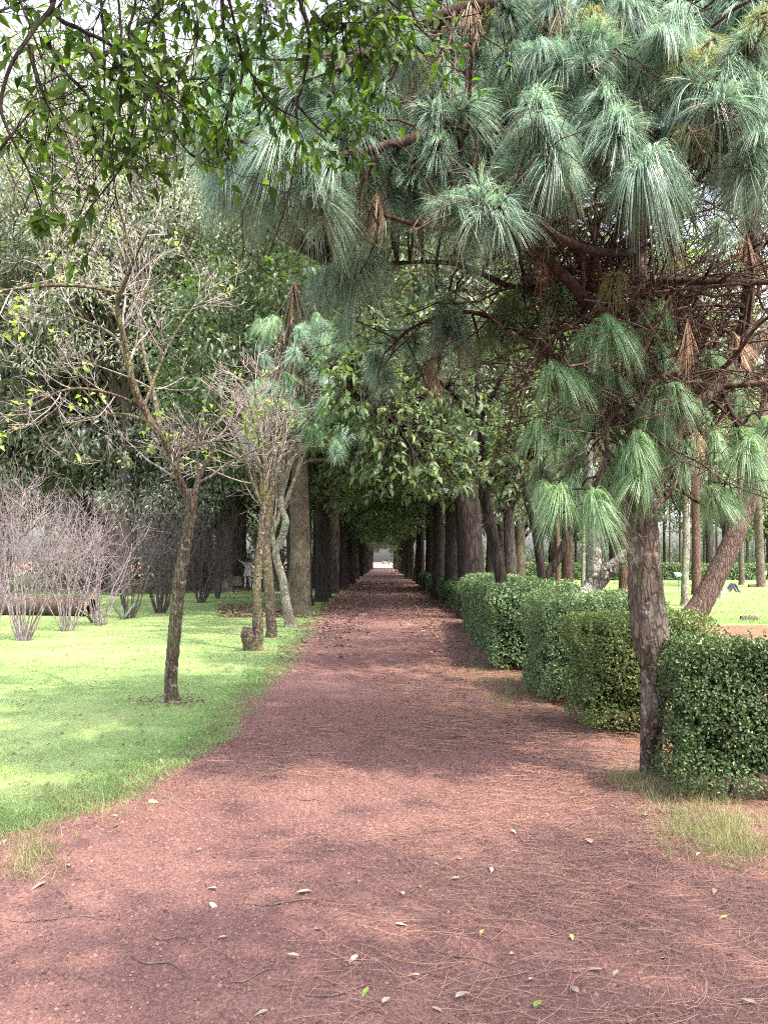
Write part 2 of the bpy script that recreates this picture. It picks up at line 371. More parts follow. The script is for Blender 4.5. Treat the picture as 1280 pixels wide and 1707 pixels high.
tag(obj('path', make_mesh('path', [strip(ys, edge_l(ys) - .9, edge_r(ys) + .25, 170, relief)], M_PATH)), kind='structure')
ys = np.concatenate([np.linspace(3.9, 12, 150), np.linspace(12.2, 41.5, 120)])
tag(obj('lawn', make_mesh('lawn', [strip(ys, np.full(len(ys), -60.), edge_l(ys) - 0.06 + 0.22 * (fbm(ys * 0, ys, 2.2) - .5) + .12 * (vn(ys * 0, ys, 9.) - .5), 120, lambda x, y: -.004 + (0.044 + 0.02 * fbm(x, y, 1.2)) * np.clip((edge_l(y) + .05 - x) / .3, 0, 1) * np.clip((y - 3.95 - .5 * fbm(x, y, 1.5)) / .5, 0, 1))], M_LAWN)), kind='structure')
ys = np.linspace(46.5, 110, 40)
tag(obj('lawn', make_mesh('far_lawn', [strip(ys, np.full(len(ys), -90.), np.full(len(ys), -3.4), 40, lambda x, y: 0.03 + 0.02 * fbm(x, y, .6))], M_LAWN)), kind='structure')
ys = np.linspace(41.4, 46.6, 12)
tag(obj('cross_path', make_mesh('cross_path', [strip(ys, np.full(len(ys), -90.), np.full(len(ys), -2.2), 60, lambda x, y: 0.02 + 0.01 * fbm(x, y, 2))], M_PATH)), kind='structure')
tag(obj('pale_end_ground', make_mesh('pale_end_ground', [grid(-9, 9, 172, 300, 20, 30, lambda x, y: 0.05 + 0 * x)], flat_mat('pale_end_tone', (.55, .50, .47), .85, .12, 2))), kind='structure')  # pale ground sheet added so the sunlit alley end looks bright
ys = np.linspace(18.6, 110, 90)
tag(obj('lawn', make_mesh('right_lawn', [strip(ys, np.full(len(ys), 4.6) + .4 * wob(ys, .5, 2), np.full(len(ys), 90.), 70, lambda x, y: 0.004 + (0.03 + 0.02 * fbm(x, y, .8)) * np.clip((y - 18.6 - 1.2 * fbm(x, y, .9)) / 1.5, 0, 1))], M_LAWN)), kind='structure')

# ------------------------------------------------------------------ needle tufts
def tuft_arrays(r, nf=105, per=4, L=(0.17, 0.25), width=0.0026, seg=5, spread=(12, 105), droop=(0.6, 1.1), axis=(0, 0, 1)):
    ax = nrm(np.array(axis, float)); n = nf * per
    s = r.uniform(0, 1, nf); az = r.uniform(0, 2 * np.pi, nf)
    thv = R(spread[0]) + (R(spread[1]) - R(spread[0])) * np.clip((1 - s) * 0.75 + r.uniform(0, .35, nf), 0, 1)
    e1 = nrm(np.cross(ax, [0.3, 1, 0.1])); e2 = np.cross(ax, e1)
    d = np.cos(thv)[:, None] * ax + np.sin(thv)[:, None] * (np.cos(az)[:, None] * e1 + np.sin(az)[:, None] * e2)
    base = ax * ((s - 1.0) * 0.12)[:, None]
    d = np.repeat(d, per, 0); base = np.repeat(base, per, 0)
    d = nrm(d + r.normal(size=(n, 3)) * 0.045)
    Ln = np.repeat(r.uniform(L[0], L[1], nf), per) * r.uniform(0.85, 1.1, n)
    k = np.repeat(r.uniform(droop[0], droop[1], nf), per) * r.uniform(0.85, 1.15, n)
    side = nrm(np.cross(d, rdir(r, n)))
    rows = []
    for q in range(seg + 1):
        t = q / seg; c = base + d * (Ln * t * (1 - 0.18 * k * t))[:, None] + np.array([0, 0, -1.]) * (Ln * k * t * t)[:, None]
        wd = width * (1 - 0.75 * t ** 2)
        rows += [c + side * wd * .5, c - side * wd * .5]
    V = np.stack(rows, 1).reshape(-1, 3); mm = 2 * (seg + 1); i = np.arange(n)[:, None] * mm
    Fc = np.concatenate([i + np.array([[2 * q, 2 * q + 1, 2 * q + 3, 2 * q + 2]]) for q in range(seg)])
    tone = np.clip(np.repeat(r.beta(.8, .9, nf), per) * .74 + r.uniform(-.05, .08, n), 0, .8)
    tone = np.where(np.repeat((s > .72) & (r.uniform(0, 1, nf) < .6), per), tone * .35 + .66, tone)
    return V, Fc, np.repeat(tone, mm)
def tuft_mesh(name, mat, seed, **kw):
    V, Fc, tone = tuft_arrays(np.random.default_rng(seed), **kw)
    return make_mesh(name, [(V, Fc)], mat, attrs={'tone': tone})
TUFT = [tuft_mesh('needle_tuft', M_NEEDLE, 10 + i, axis=a, nf=(210, 150, 240, 180, 120, 200, 230, 160, 190)[i], L=((.17, .25), (.13, .24), (.18, .27), (.15, .22), (.13, .26), (.17, .25), (.19, .25), (.14, .21), (.16, .27))[i], droop=((.6, 1.1), (.3, 1.0), (.7, 1.2), (.5, 1.0), (.4, 1.3), (.6, 1.1), (.8, 1.3), (.3, .8), (.5, 1.2))[i]) for i, a in enumerate([(0, 0, 1), (.35, 0, 1), (-.4, .2, 1), (.1, -.5, 1), (-.2, -.3, .8), (.6, -.3, .8), (-.6, -.2, .7), (.2, -.7, .8), (-.1, .3, 1)])]
TUFT_G = [tuft_mesh('green_needle_tuft', M_NEEDLE_G, 30 + i, axis=a, nf=190, spread=(5, 98), droop=(.85, 1.4)) for i, a in enumerate([(0, -.1, 1), (.25, -.2, 1), (-.25, -.2, 1)])]
TUFT_Y = [tuft_mesh('yellowing_needle_tuft', M_NEEDLE_Y, 40 + i, axis=a, nf=120) for i, a in enumerate([(0, 0, 1), (.3, -.3, 1)])]
TUFT_D = [tuft_mesh('dead_needle_tuft', M_NEEDLE_D, 50 + i, axis=(0.1, 0, -1), nf=34, spread=(4, 30), droop=(0.2, 0.5), L=(0.16, 0.26)) for i in range(2)]

# ------------------------------------------------------------------ FRONT PINE
def limbs_mesh(lims, base, sides=10, amp=0.08, seed=0):
    parts = []
    for i, (p, r) in enumerate(lims):
        parts.append(trunk(np.array(p) - base, r, max(14, 7 * len(p)), sides, amp, seed=seed + i)[0])
    return parts
pine_base = gr(1086, 1296)
pine = thing('pine_tree', 'big long-needled pine leaning over the path, its gnarled trunk beside the front hedge', 'tree', pine_base)
tp = path3([(1083, 1296, pine_base[1]), (1085, 1200, 5.4), (1092, 1120, 5.4), (1084, 1060, 5.4), (1076, 980, 5.42), (1070, 880, 5.45), (1066, 780, 5.5), (1066, 640, 5.5), (1064, 480, 5.5), (1060, 330, 5.5), (1056, 120, 5.5), (1050, -120, 5.5), (1040, -420, 5.5)])
tr = [0.068, 0.072, 0.10, 0.122, 0.112, 0.105, 0.098, 0.072, 0.06, 0.055, 0.045, 0.035, 0.015]
obj('trunk', make_mesh('pine_trunk', trunk(tp - pine_base, tr, 170, 28, 0.10, 0.25, 5, knots=9), B_PINE), pine)
LIMB = [
    ([(1070, 790, 5.5), (1110, 710, 5.5), (1165, 665, 5.6), (1230, 605, 5.7), (1300, 535, 5.8), (1420, 420, 6.0), (1560, 330, 6.0)], [.085, .08, .075, .07, .06, .04, .015]),
    ([(1064, 500, 5.5), (1100, 470, 5.3), (1190, 470, 5.2), (1290, 468, 5.1), (1400, 440, 5.0)], [.03, .028, .025, .022, .01]),
    ([(1064, 560, 5.5), (1000, 520, 5.3), (935, 455, 5.1), (880, 405, 5.0), (800, 385, 4.8), (700, 375, 4.6), (610, 350, 4.5)], [.045, .042, .04, .035, .025, .018, .008]),
    ([(1060, 330, 5.5), (980, 270, 5.2), (870, 230, 4.9), (760, 215, 4.6), (655, 240, 4.4), (560, 260, 4.3), (440, 240, 4.2), (360, 230, 4.2)], [.045, .042, .038, .033, .028, .022, .015, .008]),
    ([(1056, 140, 5.5), (980, 60, 5.1), (870, 5, 4.8), (780, 10, 4.6), (700, 42, 4.5), (620, 80, 4.4), (530, 130, 4.3), (450, 150, 4.2)], [.045, .042, .038, .034, .03, .025, .015, .007]),
    ([(1062, 420, 5.5), (1000, 420, 5.0), (930, 395, 4.6), (860, 340, 4.4), (800, 310, 4.3)], [.035, .03, .025, .018, .008]),
    ([(1058, 240, 5.5), (1110, 220, 5.1), (1160, 240, 4.8), (1230, 250, 4.6), (1300, 240, 4.5)], [.04, .035, .028, .02, .01]),
    ([(1056, 90, 5.5), (1100, 60, 5.1), (1170, 90, 4.8), (1250, 90, 4.6), (1330, 60, 4.5)], [.04, .035, .028, .02, .01]),
    ([(1066, 650, 5.5), (1020, 640, 5.2), (960, 620, 5.0), (920, 615, 4.9)], [.03, .024, .016, .008]),
    ([(1068, 760, 5.45), (1040, 700, 5.2), (1015, 700, 5.1), (1010, 760, 5.0), (1000, 800, 4.95), (990, 830, 4.9)], [.025, .02, .016, .014, .012, .008]),
    ([(1066, 690, 5.5), (980, 640, 5.4), (880, 560, 5.5), (780, 520, 5.6), (690, 545, 5.7), (640, 590, 5.7)], [.03, .026, .022, .017, .012, .007]),
    ([(1064, 520, 5.5), (960, 470, 5.6), (860, 480, 5.8), (760, 440, 5.9), (640, 440, 6.0), (560, 450, 6.1)], [.035, .03, .025, .02, .014, .008]),
    ([(1165, 665, 5.6), (1140, 640, 5.3), (1120, 640, 5.1), (1110, 650, 5.0)], [.025, .018, .013, .007]),
    ([(1200, 640, 5.65), (1220, 690, 5.5), (1240, 720, 5.4), (1190, 760, 5.3), (1180, 820, 5.2)], [.022, .018, .014, .01, .006]),
    ([(1064, 600, 5.5), (1010, 500, 5.9), (960, 420, 6.2), (920, 330, 6.4), (860, 200, 6.6)], [.05, .045, .04, .03, .012]),
    ([(1230, 605, 5.7), (1245, 500, 5.7), (1255, 380, 5.6), (1260, 250, 5.5), (1270, 100, 5.4), (1280, -80, 5.3)], [.05, .045, .04, .035, .028, .015]),
]
LIMB = [(path3(p), r) for p, r in LIMB]
for i, (p, r) in enumerate(LIMB):
    obj('branch', make_mesh('pine_branch', limbs_mesh([(p, r)], pine_base, 9, 0.08, i), B_PINE if i == 0 else B_DTWIG), pine)
LP = np.concatenate([resample(p, 30) for p, r in LIMB]); LR = np.concatenate([rs1(r, 30) for p, r in LIMB])

tufts = []   # (px, py, depth, scale, kind)
B_, G_, Y_, D_ = TUFT, TUFT_G, TUFT_Y, TUFT_D
for q in [(800, 315, 4.3, 1.25), (765, 330, 4.4, 1.15), (830, 335, 4.35, 1.1), (895, 165, 4.5, 1.2), (905, 205, 4.4, 1.25), (915, 250, 4.4, 1.2), (900, 215, 4.6, 1.2), (1005, 160, 4.6, 1.1),
          (1030, 195, 4.5, 1.1), (1090, 255, 4.4, 1.25), (1070, 262, 4.6, 1.1), (955, 45, 4.8, 1.1), (990, 55, 4.7, 1.2), (985, 85, 4.6, 1.1), (850, 85, 4.8, 1.0), (885, 80, 4.7, 1.05), (930, 88, 4.7, 1.0),
          (780, 165, 4.5, 1.15), (720, 180, 4.5, 1.15), (745, 130, 4.6, 1.1), (715, 60, 4.7, 1.05), (670, 55, 4.5, 1.0), (785, 70, 4.8, 1.0), (1060, 15, 4.8, 1.0), (1125, 20, 4.7, 1.0), (1110, 50, 4.6, 1.05),
          (1245, 65, 4.5, 1.1), (1270, 30, 4.6, 1.1), (1215, 110, 4.5, 1.1), (1175, 150, 4.5, 1.15), (1205, 155, 4.4, 1.15), (1230, 150, 4.5, 1.1), (1125, 115, 4.7, 1.1), (1140, 140, 4.6, 1.15), (1260, 140, 4.4, 1.15),
          (1225, 265, 4.5, 1.15), (1275, 225, 4.4, 1.1), (1285, 260, 4.5, 1.1), (1195, 375, 5.0, 0.8), (580, 435, 5.2, 1.25), (545, 455, 5.3, 1.15), (610, 420, 5.4, 1.1), (625, 335, 4.7, 1.1), (650, 300, 4.7, 1.1), (690, 290, 4.7, 1.1),
          (655, 555, 6.0, 1.1), (625, 590, 6.2, 0.9), (690, 555, 6.0, 1.0), (640, 620, 6.1, .8), (430, 195, 4.3, 1.0), (470, 215, 4.2, 1.05), (500, 245, 4.3, 1.1), (545, 250, 4.3, 1.05), (560, 190, 4.4, 1.1), (600, 130, 4.5, 1.1), (635, 150, 4.5, 1.0),
          (510, 290, 4.5, 1.0), (440, 265, 4.5, 1.0), (370, 215, 4.4, .95), (345, 240, 4.6, .95), (375, 280, 4.7, 1.0), (420, 305, 4.8, 1.05), (470, 310, 4.8, 1.1), (530, 150, 4.5, 1.0), (480, 160, 4.5, 1.0), (590, 235, 4.5, 1.0),
          (1005, 235, 4.9, 1.0), (960, 250, 5.0, 1.0), (820, 235, 4.8, 1.1), (860, 170, 4.9, 1.1), (680, 230, 4.8, 1.1), (735, 255, 4.8, 1.1), (640, 200, 4.8, 1.1), (600, 300, 4.9, 1.1), (1050, 100, 5.0, 1.0), (1180, 210, 4.9, 1.1), (1135, 200, 4.9, 1.1)]:
    tufts.append(q + (B_,))
for q in [(1010, 535, 4.9, 1.05), (985, 550, 5.0, 1.0), (1035, 545, 5.0, .95), (920, 610, 4.9, 1.0), (950, 618, 4.95, .85), (1015, 622, 5.1, .9), (1120, 645, 5.0, 1.1), (1095, 650, 5.1, 1.05), (1140, 655, 5.1, .9), (895, 705, 5.0, .9), (935, 705, 5.1, .9),
          (985, 690, 5.2, .9), (1060, 725, 4.9, .95), (1035, 745, 5.0, .95), (1085, 705, 5.1, .8), (1065, 785, 4.9, .95), (990, 825, 4.8, 1.05), (930, 815, 4.9, 1.0), (905, 808, 5.0, .9), (960, 800, 5.1, .9), (1145, 740, 5.2, .95), (1190, 725, 5.2, .9),
          (1245, 740, 5.1, 1.0), (1230, 720, 5.3, .9), (1185, 815, 5.1, .9), (1215, 820, 5.3, .8), (1260, 780, 5.2, .9), (1100, 510, 5.3, .9), (855, 490, 5.6, 1.0), (835, 500, 5.7, 1.0), (925, 480, 5.6, .9), (1100, 580, 5.4, .9), (1060, 600, 5.4, .9),
          (1180, 590, 5.6, .9), (1020, 680, 5.4, .9), (1080, 650, 5.4, .9), (960, 750, 5.3, .9), (1005, 780, 5.2, .9), (760, 520, 6, .9), (1230, 660, 5.9, .8), (1280, 700, 5.4, .9)]:
    tufts.append(q + (G_,))
for q in [(985, 20, 4.75, .95), (1035, 30, 4.8, .9), (1175, 85, 4.6, 1.0), (1240, 55, 4.6, 1.0), (1130, 110, 4.6, .95), (1180, 105, 4.65, .9), (1025, 460, 5.1, .85), (800, 15, 4.7, .8), (1265, 20, 4.5, .9), (1120, 100, 4.7, .9), (700, 100, 4.6, .8)]:
    tufts.append(q + (Y_,))
for q in [(1143, 565, 5.1, 1.1), (1230, 575, 5.3, 1.1), (1121, 415, 5.3, .9), (1240, 410, 5.4, 1.0), (785, 15, 4.6, 1.1), (935, 10, 4.8, 1.3), (575, 305, 4.6, .8), (630, 340, 4.5, .9), (1130, 725, 5.2, .7), (730, 590, 5.8, 1.0), (715, 620, 5.9, 1.0), (905, 420, 5.4, 1.1), (690, 140, 4.7, 1.0), (830, 290, 4.9, 1.1),
          (765, 580, 6.0, 1.1), (800, 560, 6.0, 1.0), (960, 330, 5.2, 1.1), (1130, 690, 5.3, .8), (1160, 730, 5.2, .8)]:
    tufts.append(q + (D_,))
g = np.random.default_rng(21)
def fill(nn, x0, x1, y0, y1, d0, d1, kinds, s=(0.9, 1.2)):
    for _ in range(nn):
        kx = kinds[g.integers(len(kinds))]
        tufts.append((g.uniform(x0, x1), g.uniform(y0, y1), g.uniform(d0, d1), g.uniform(*s), kx))
fill(46, 650, 1300, -20, 300, 4.5, 5.3, [B_, B_, B_, B_, Y_], (.8, 1.05))
fill(34, 640, 1300, -40, 300, 5.2, 6.4, [B_, B_, B_, G_])
fill(20, 350, 640, 110, 320, 4.3, 5.0, [B_, B_, B_], (.85, 1.05))
fill(16, 340, 640, 100, 310, 4.9, 5.8, [B_, B_, G_])
fill(14, 560, 900, 320, 560, 5.6, 6.6, [B_, G_])
fill(5, 900, 1280, 560, 800, 5.6, 6.3, [G_])
print('pine tufts', len(tufts))
twig_p, twig_r = [], []
for i, (px, py, d, s, kind) in enumerate(tufts[:300]):
    p = at(px, py, d); s = s * (1.0 if kind is D_ else (1.12 if kind is B_ else 1.02))
    nm = {id(B_): 'needle_tuft', id(G_): 'needle_tuft', id(Y_): 'yellowing_needle_tuft', id(D_): 'dead_needle_tuft'}[id(kind)]
    o = obj(nm, kind[g.integers(len(kind))], pine, p - pine_base)
    o.rotation_euler = (g.uniform(-.3, .3), g.uniform(-.3, .3), g.uniform(0, 6.28)); o.scale = (s * g.uniform(.9, 1.1), s * g.uniform(.9, 1.1), s * g.uniform(.82, 1.08))
    if kind is Y_: o['label'] = 'tuft with yellowing needle bases'
    if kind is D_: o['label'] = 'hanging tuft of dead tan needles'
    dd = np.linalg.norm(LP - p, axis=1) + 0.25 * np.maximum(0, p[2] - LP[:, 2]); j = int(np.argmin(dd)); q = LP[j]
    if np.linalg.norm(q - p) < 1.9:
        mid = (q + p) / 2 + g.normal(size=3) * 0.05 - np.array([0, 0, 0.12 * np.linalg.norm(q - p)])
        end = p - np.array([0, 0, .15 * s])
        twig_p.append(resample([q, mid, end, p], 8)); twig_r.append(np.linspace(min(LR[j] * .7, .012), .005, 8))
# high crown above the frame (shades the path) as one mass of lighter tufts
hv, hf, ht, off = [], [], [], 0
lt = [tuft_arrays(np.random.default_rng(70 + i), nf=50, per=3, seg=3, width=0.006) for i in range(3)]
for _ in range(34):
    a, rr_ = g.uniform(0, 6.28), g.uniform(0.3, 1) ** .6
    zz = g.uniform(5.0, 9.0); rad_ = (3.9 if zz < 7.2 else 3.9 - (zz - 7.2) * 1.3) * rr_
    p = np.array([1.9 + rad_ * math.cos(a) - 0.2, 5.6 + rad_ * math.sin(a) * 0.9, zz])
    pr = (p[2] - EYE) / p[1] if p[1] > 0.3 else 9
    if p[1] < 1.0 or (pr < 0.70): continue
    V, Fc, tn = lt[g.integers(3)]
    hv.append(V * g.uniform(1.0, 1.3) + (p - pine_base)); hf.append(Fc + off); ht.append(tn); off += len(V)
    q = tp[-1] * .4 + tp[-2] * .6; q = np.array([tp[-2][0], tp[-2][1], min(p[2] - .2, tp[-1][2])])
    twig_p.append(resample([q, (q + p) / 2 + np.array([0, 0, .25]), p, p + np.array([0, 0, .02])], 8)); twig_r.append(np.linspace(.016, .006, 8))
for _ in range(380):      # inner crown behind the front tufts
    p = at(g.uniform(640, 1310), g.uniform(-30, 345), g.uniform(5.6, 7.8)) if g.uniform() < .7 else at(g.uniform(350, 700), g.uniform(60, 330), g.uniform(5.4, 6.8))
    V, Fc, tn = lt[g.integers(3)]
    hv.append(V * g.uniform(1.2, 1.5) + (p - pine_base)); hf.append(Fc + off); ht.append(tn); off += len(V)
    q = LP[np.argmin(np.linalg.norm(LP - p, axis=1))]
    twig_p.append(resample([q, (q + p) / 2 - np.array([0, 0, .1]), p - np.array([0, 0, .1]), p], 8)); twig_r.append(np.linspace(.012, .005, 8))
for _ in range(90):       # top row against the sky
    p = at(g.uniform(600, 1320), g.uniform(-60, 45), g.uniform(5.2, 7.5))
    V, Fc, tn = lt[g.integers(3)]
    hv.append(V * g.uniform(1.2, 1.5) + (p - pine_base)); hf.append(Fc + off); ht.append(tn); off += len(V)
    q = LP[np.argmin(np.linalg.norm(LP - p, axis=1))]
    twig_p.append(resample([q, (q + p) / 2 - np.array([0, 0, .1]), p - np.array([0, 0, .1]), p], 8)); twig_r.append(np.linspace(.012, .005, 8))
o = obj('needle_mass', make_mesh('needle_mass', [(np.concatenate(hv), np.concatenate(hf))], M_NEEDLE, attrs={'tone': np.concatenate(ht)}), pine); o['kind'] = 'stuff'
TP, TR = np.array(twig_p), np.array(twig_r)
obj('twigs', make_mesh('pine_twigs', [tubes(TP - pine_base, TR, 5)], B_DTWIG), pine)
# dead bare twigs inside the crown
LPp = np.array([resample(p, 8) for p, r in LIMB]); LRr = np.array([rs1(r, 8) for p, r in LIMB])
dp, dr = spawn(g, LPp, LRr, 12, (0.5, 1.3), (30, 80), (0.05, .9), .4, 7, .22, (0, 0, -.03), rmin=.0035)
d2, r2 = spawn(g, dp, dr, 5, (0.2, 0.6), (25, 75), (0.15, 1), .6, 6, .25, (0, 0, -.04), rmin=.0025)
d3, r3 = spawn(g, d2, r2, 2, (0.1, 0.35), (25, 75), (0.2, 1), .7, 5, .25, (0, 0, -.05), rmin=.002)
# bare brown interior of the crown, right of and behind the stem
sk = []
for _ in range(90):
    q = LP[g.integers(len(LP))] if g.uniform() < .3 else tp[5 + g.integers(5)] * 1.0
    e = at(g.uniform(780, 1330), g.uniform(330, 640), g.uniform(5.4, 7.6)); m_ = (q + e) / 2 + g.normal(size=3) * .18
    sk.append(resample([q, m_, e], 9))
sk = np.array(sk); skr = np.linspace(.016, .005, 9)[None] * g.uniform(.6, 1.3, (len(sk), 1))
k1, kr1 = spawn(g, sk, skr, 9, (.35, 1.0), (25, 75), (.25, 1), .55, 7, .2, (0, 0, -.02), rmin=.0032)
k2, kr2 = spawn(g, k1, kr1, 5, (.15, .5), (25, 75), (.2, 1), .6, 5, .24, (0, 0, -.05), rmin=.0024)
obj('dead_twigs', make_mesh('inner_dead_twigs', [tubes(sk - pine_base, skr, 5), tubes(k1 - pine_base, kr1, 4), tubes(k2 - pine_base, kr2, 3)], B_RTWIG), pine)['kind'] = 'stuff'
obj('dead_twigs', make_mesh('dead_twigs', [tubes(dp - pine_base, dr, 4), tubes(d2 - pine_base, r2, 3), tubes(d3 - pine_base, r3, 3)], B_RTWIG), pine)['kind'] = 'stuff'

# ------------------------------------------------------------------ generic crowns
def crown_mesh(name, mat, seed, center, radii, ncl, per, clr, L, W, droop=0.3, hollow=0.45, flat=0.6):
    r = np.random.default_rng(seed)
    d = rdir(r, ncl); u = r.uniform(hollow, 1, ncl) ** 0.7
    C = np.array(center) + d * np.array(radii) * u[:, None]
    C += r.normal(size=C.shape) * 0.25
    cr = clr * r.uniform(0.6, 1.35, ncl)
    idx = np.repeat(np.arange(ncl), per); n = len(idx)
    e = rdir(r, n) * (r.uniform(0.15, 1, n) ** 0.5)[:, None]; e[:, 2] *= flat
    P = C[idx] + e * cr[idx][:, None]
    D = nrm(e + rdir(r, n) * 0.7 + np.array([0, 0, -droop]))
    U = nrm(np.array([0, 0, 1.]) + rdir(r, n) * 0.75)
    tone = np.clip(np.repeat(r.uniform(0, .6, ncl), per) + r.uniform(0, .5, n), 0, 1)
    q, t = leaves(P, D, U, r.uniform(L * .7, L * 1.3, n), W, tone)
    return make_mesh(name, [q], mat, smooth=False, attrs={'tone': t}), C
def limb_tubes(C, fork, r0, seed, K=7):
    r = np.random.default_rng(seed); n = len(C)
    f = np.array(fork)[None] + np.stack([np.zeros(n), np.zeros(n), r.uniform(-.5, 1.5, n)], -1)
    t = np.linspace(0, 1, K)[None, :, None]
    mid = (f + C) / 2 + r.normal(size=(n, 3)) * .25 + np.array([0, 0, .3])
    P = f[:, None] * (1 - t) ** 2 + 2 * mid[:, None] * t * (1 - t) + C[:, None] * t * t
    return tubes(P, np.linspace(r0, r0 * .18, K)[None] * r.uniform(.5, 1, (n, 1)), 5)

def tree_kind(name, label, cat, leafmat, bark, seed, h, fork, r0, center, radii, ncl, per, clr, L, W, lean=(0, 0), **kw):
    """build one tree at the origin: trunk, branches, crown"""
    t = thing(name, label, cat, (0, 0, 0))
    p = [(0, 0, -0.05), (lean[0] * .3 + .03, lean[1] * .3, fork * .4), (lean[0] * .7 - .02, lean[1] * .7, fork * .75), (lean[0], lean[1], fork), (lean[0] * 1.2, lean[1], h * .8)]
    obj('trunk', make_mesh(name + '_trunk', trunk(p, [r0, r0 * .88, r0 * .8, r0 * .72, r0 * .2], 40, 16, .1, .35, seed), bark), t)
    me, C = crown_mesh(name + '_crown', leafmat, seed, center, radii, ncl, per, clr, L, W, **kw)
    obj('branches', make_mesh(name + '_branches', [limb_tubes(C[::2], (lean[0], lean[1], fork), r0 * .4, seed)], bark), t)
    obj('crown', me, t)
    return t

# ------------------------------------------------------------------ ALLEY
ALLEY = []
for i, (cz, rx) in enumerate([(7.6, 3.7), (8.2, 4.0), (7.8, 3.9)]):
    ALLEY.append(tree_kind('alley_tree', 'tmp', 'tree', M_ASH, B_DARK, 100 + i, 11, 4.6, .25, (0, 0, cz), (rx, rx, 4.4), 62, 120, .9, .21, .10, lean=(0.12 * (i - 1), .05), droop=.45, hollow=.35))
used = [False] * 3
def place_alley(x, y, k, sc_, label, group=None):
    if not used[k]:
        t = ALLEY[k]; used[k] = True; t.location = (x, y, 0); t.rotation_euler = (0, 0, 1.3 * y); t.scale = (sc_,) * 3
    else: t = copy_tree(ALLEY[k], (x, y, 0), 1.3 * y, sc_)
    t['label'] = label; q_ = random.Random(int(x * 1000 + y * 77)); s2 = sc_ * q_.uniform(.75, 1.25)
    t.scale = (s2, s2, sc_ * q_.uniform(.95, 1.15)); t.rotation_euler = (q_.uniform(-.035, .035), q_.uniform(-.045, .045), q_.uniform(0, 6.28)); t.location.x += q_.uniform(-.18, .18)
    if group: t['group'] = group
    return t
big = tree_kind('alley_tree', 'thick grey ridged trunk standing first in the left row where lawn meets path', 'tree', M_ASH, B_BIG, 120, 12, 4.5, .33, (-.3, .4, 8.2), (4.2, 4.0, 4.6), 95, 130, .95, .2, .1, lean=(.02, .1), droop=.45, hollow=.35)
big.location = tuple(gr(498, 1028))
big['group'] = 'trees of the alley'
ORD = 'first second third fourth fifth sixth seventh eighth ninth tenth eleventh twelfth'.split()
lab_l = ['dark trunk directly behind the thick grey first trunk of the left row', 'third trunk of the left row, black in shade', 'fourth trunk of the left row, leaning slightly', 'fifth trunk of the left row beyond the dark ones']
yy = 23.5; k = 0
while yy < 168:
    lbl = lab_l[k] if k < 4 else ((ORD[k] + ' trunk of the left alley row, counted from the near end') if k < 12 else 'dark tree trunk far along the left row of the shaded alley')
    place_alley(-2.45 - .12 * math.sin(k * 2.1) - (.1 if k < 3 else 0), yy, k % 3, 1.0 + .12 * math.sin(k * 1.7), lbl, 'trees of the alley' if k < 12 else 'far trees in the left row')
    yy += 2.6 if k < 3 else (4.1 + 1.3 * math.sin(k * 2.3)); k += 1
lab_r = ['front dark trunk of the right row behind the long hedge', 'second black trunk of the right row, tight behind the first', 'third black trunk of the right row', 'fourth trunk of the right row']
yy = 20.5; k = 0
while yy < 168:
    lbl = lab_r[k] if k < 4 else ((ORD[k] + ' trunk of the right alley row, counted from the near end') if k < 12 else 'dark tree trunk far along the right row of the shaded alley')
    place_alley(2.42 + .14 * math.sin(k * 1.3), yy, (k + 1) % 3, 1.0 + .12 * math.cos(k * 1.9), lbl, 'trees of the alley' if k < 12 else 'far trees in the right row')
    yy += 2.4 if k < 3 else (4.0 + 1.3 * math.cos(k * 2.9)); k += 1

# ------------------------------------------------------------------ LEFT BACKGROUND TREES
def placed(src, first, loc, rz, s, label, group=None):
    t = src if first else copy_tree(src, loc, rz, s)
    t.location = tuple(loc); t.rotation_euler = (0, 0, rz); t.scale = (s,) * 3
    t['label'] = label
    if group: t['group'] = group
    elif 'group' in t: del t['group']
    return t
sage = tree_kind('evergreen_tree', 'tmp', 'tree', M_SAGE, B_BACK, 200, 13, 4, .28, (0, 0, 8.6), (4.6, 4.6, 5.2), 100, 170, 1.05, .24, .085, droop=.6, hollow=.4)
dark = tree_kind('evergreen_tree', 'tmp', 'tree', M_DARKL, B_BACK, 201, 13, 3, .26, (0, 0, 8.0), (4.4, 4.4, 5.6), 100, 170, 1.05, .24, .09, droop=.5, hollow=.35)
pale = tree_kind('pale_tree', 'tmp', 'tree', M_PALE, B_BACK, 202, 11, 3.4, .22, (0, 0, 7.2), (4.2, 4.2, 4.4), 80, 130, 1.1, .26, .11, droop=.3, hollow=.4)
low = tree_kind('dark_bushy_tree', 'low dark bushy evergreen hanging over the bare shrubs left of the lawn tree', 'tree', M_DARKL, B_BACK, 203, 5, 1.4, .14, (0, 0, 3.6), (2.2, 2.2, 1.9), 60, 130, .7, .17, .07, droop=.6, hollow=.3)
low.location = (-9.9, 34.5, 0); low.scale = (1.3,) * 3
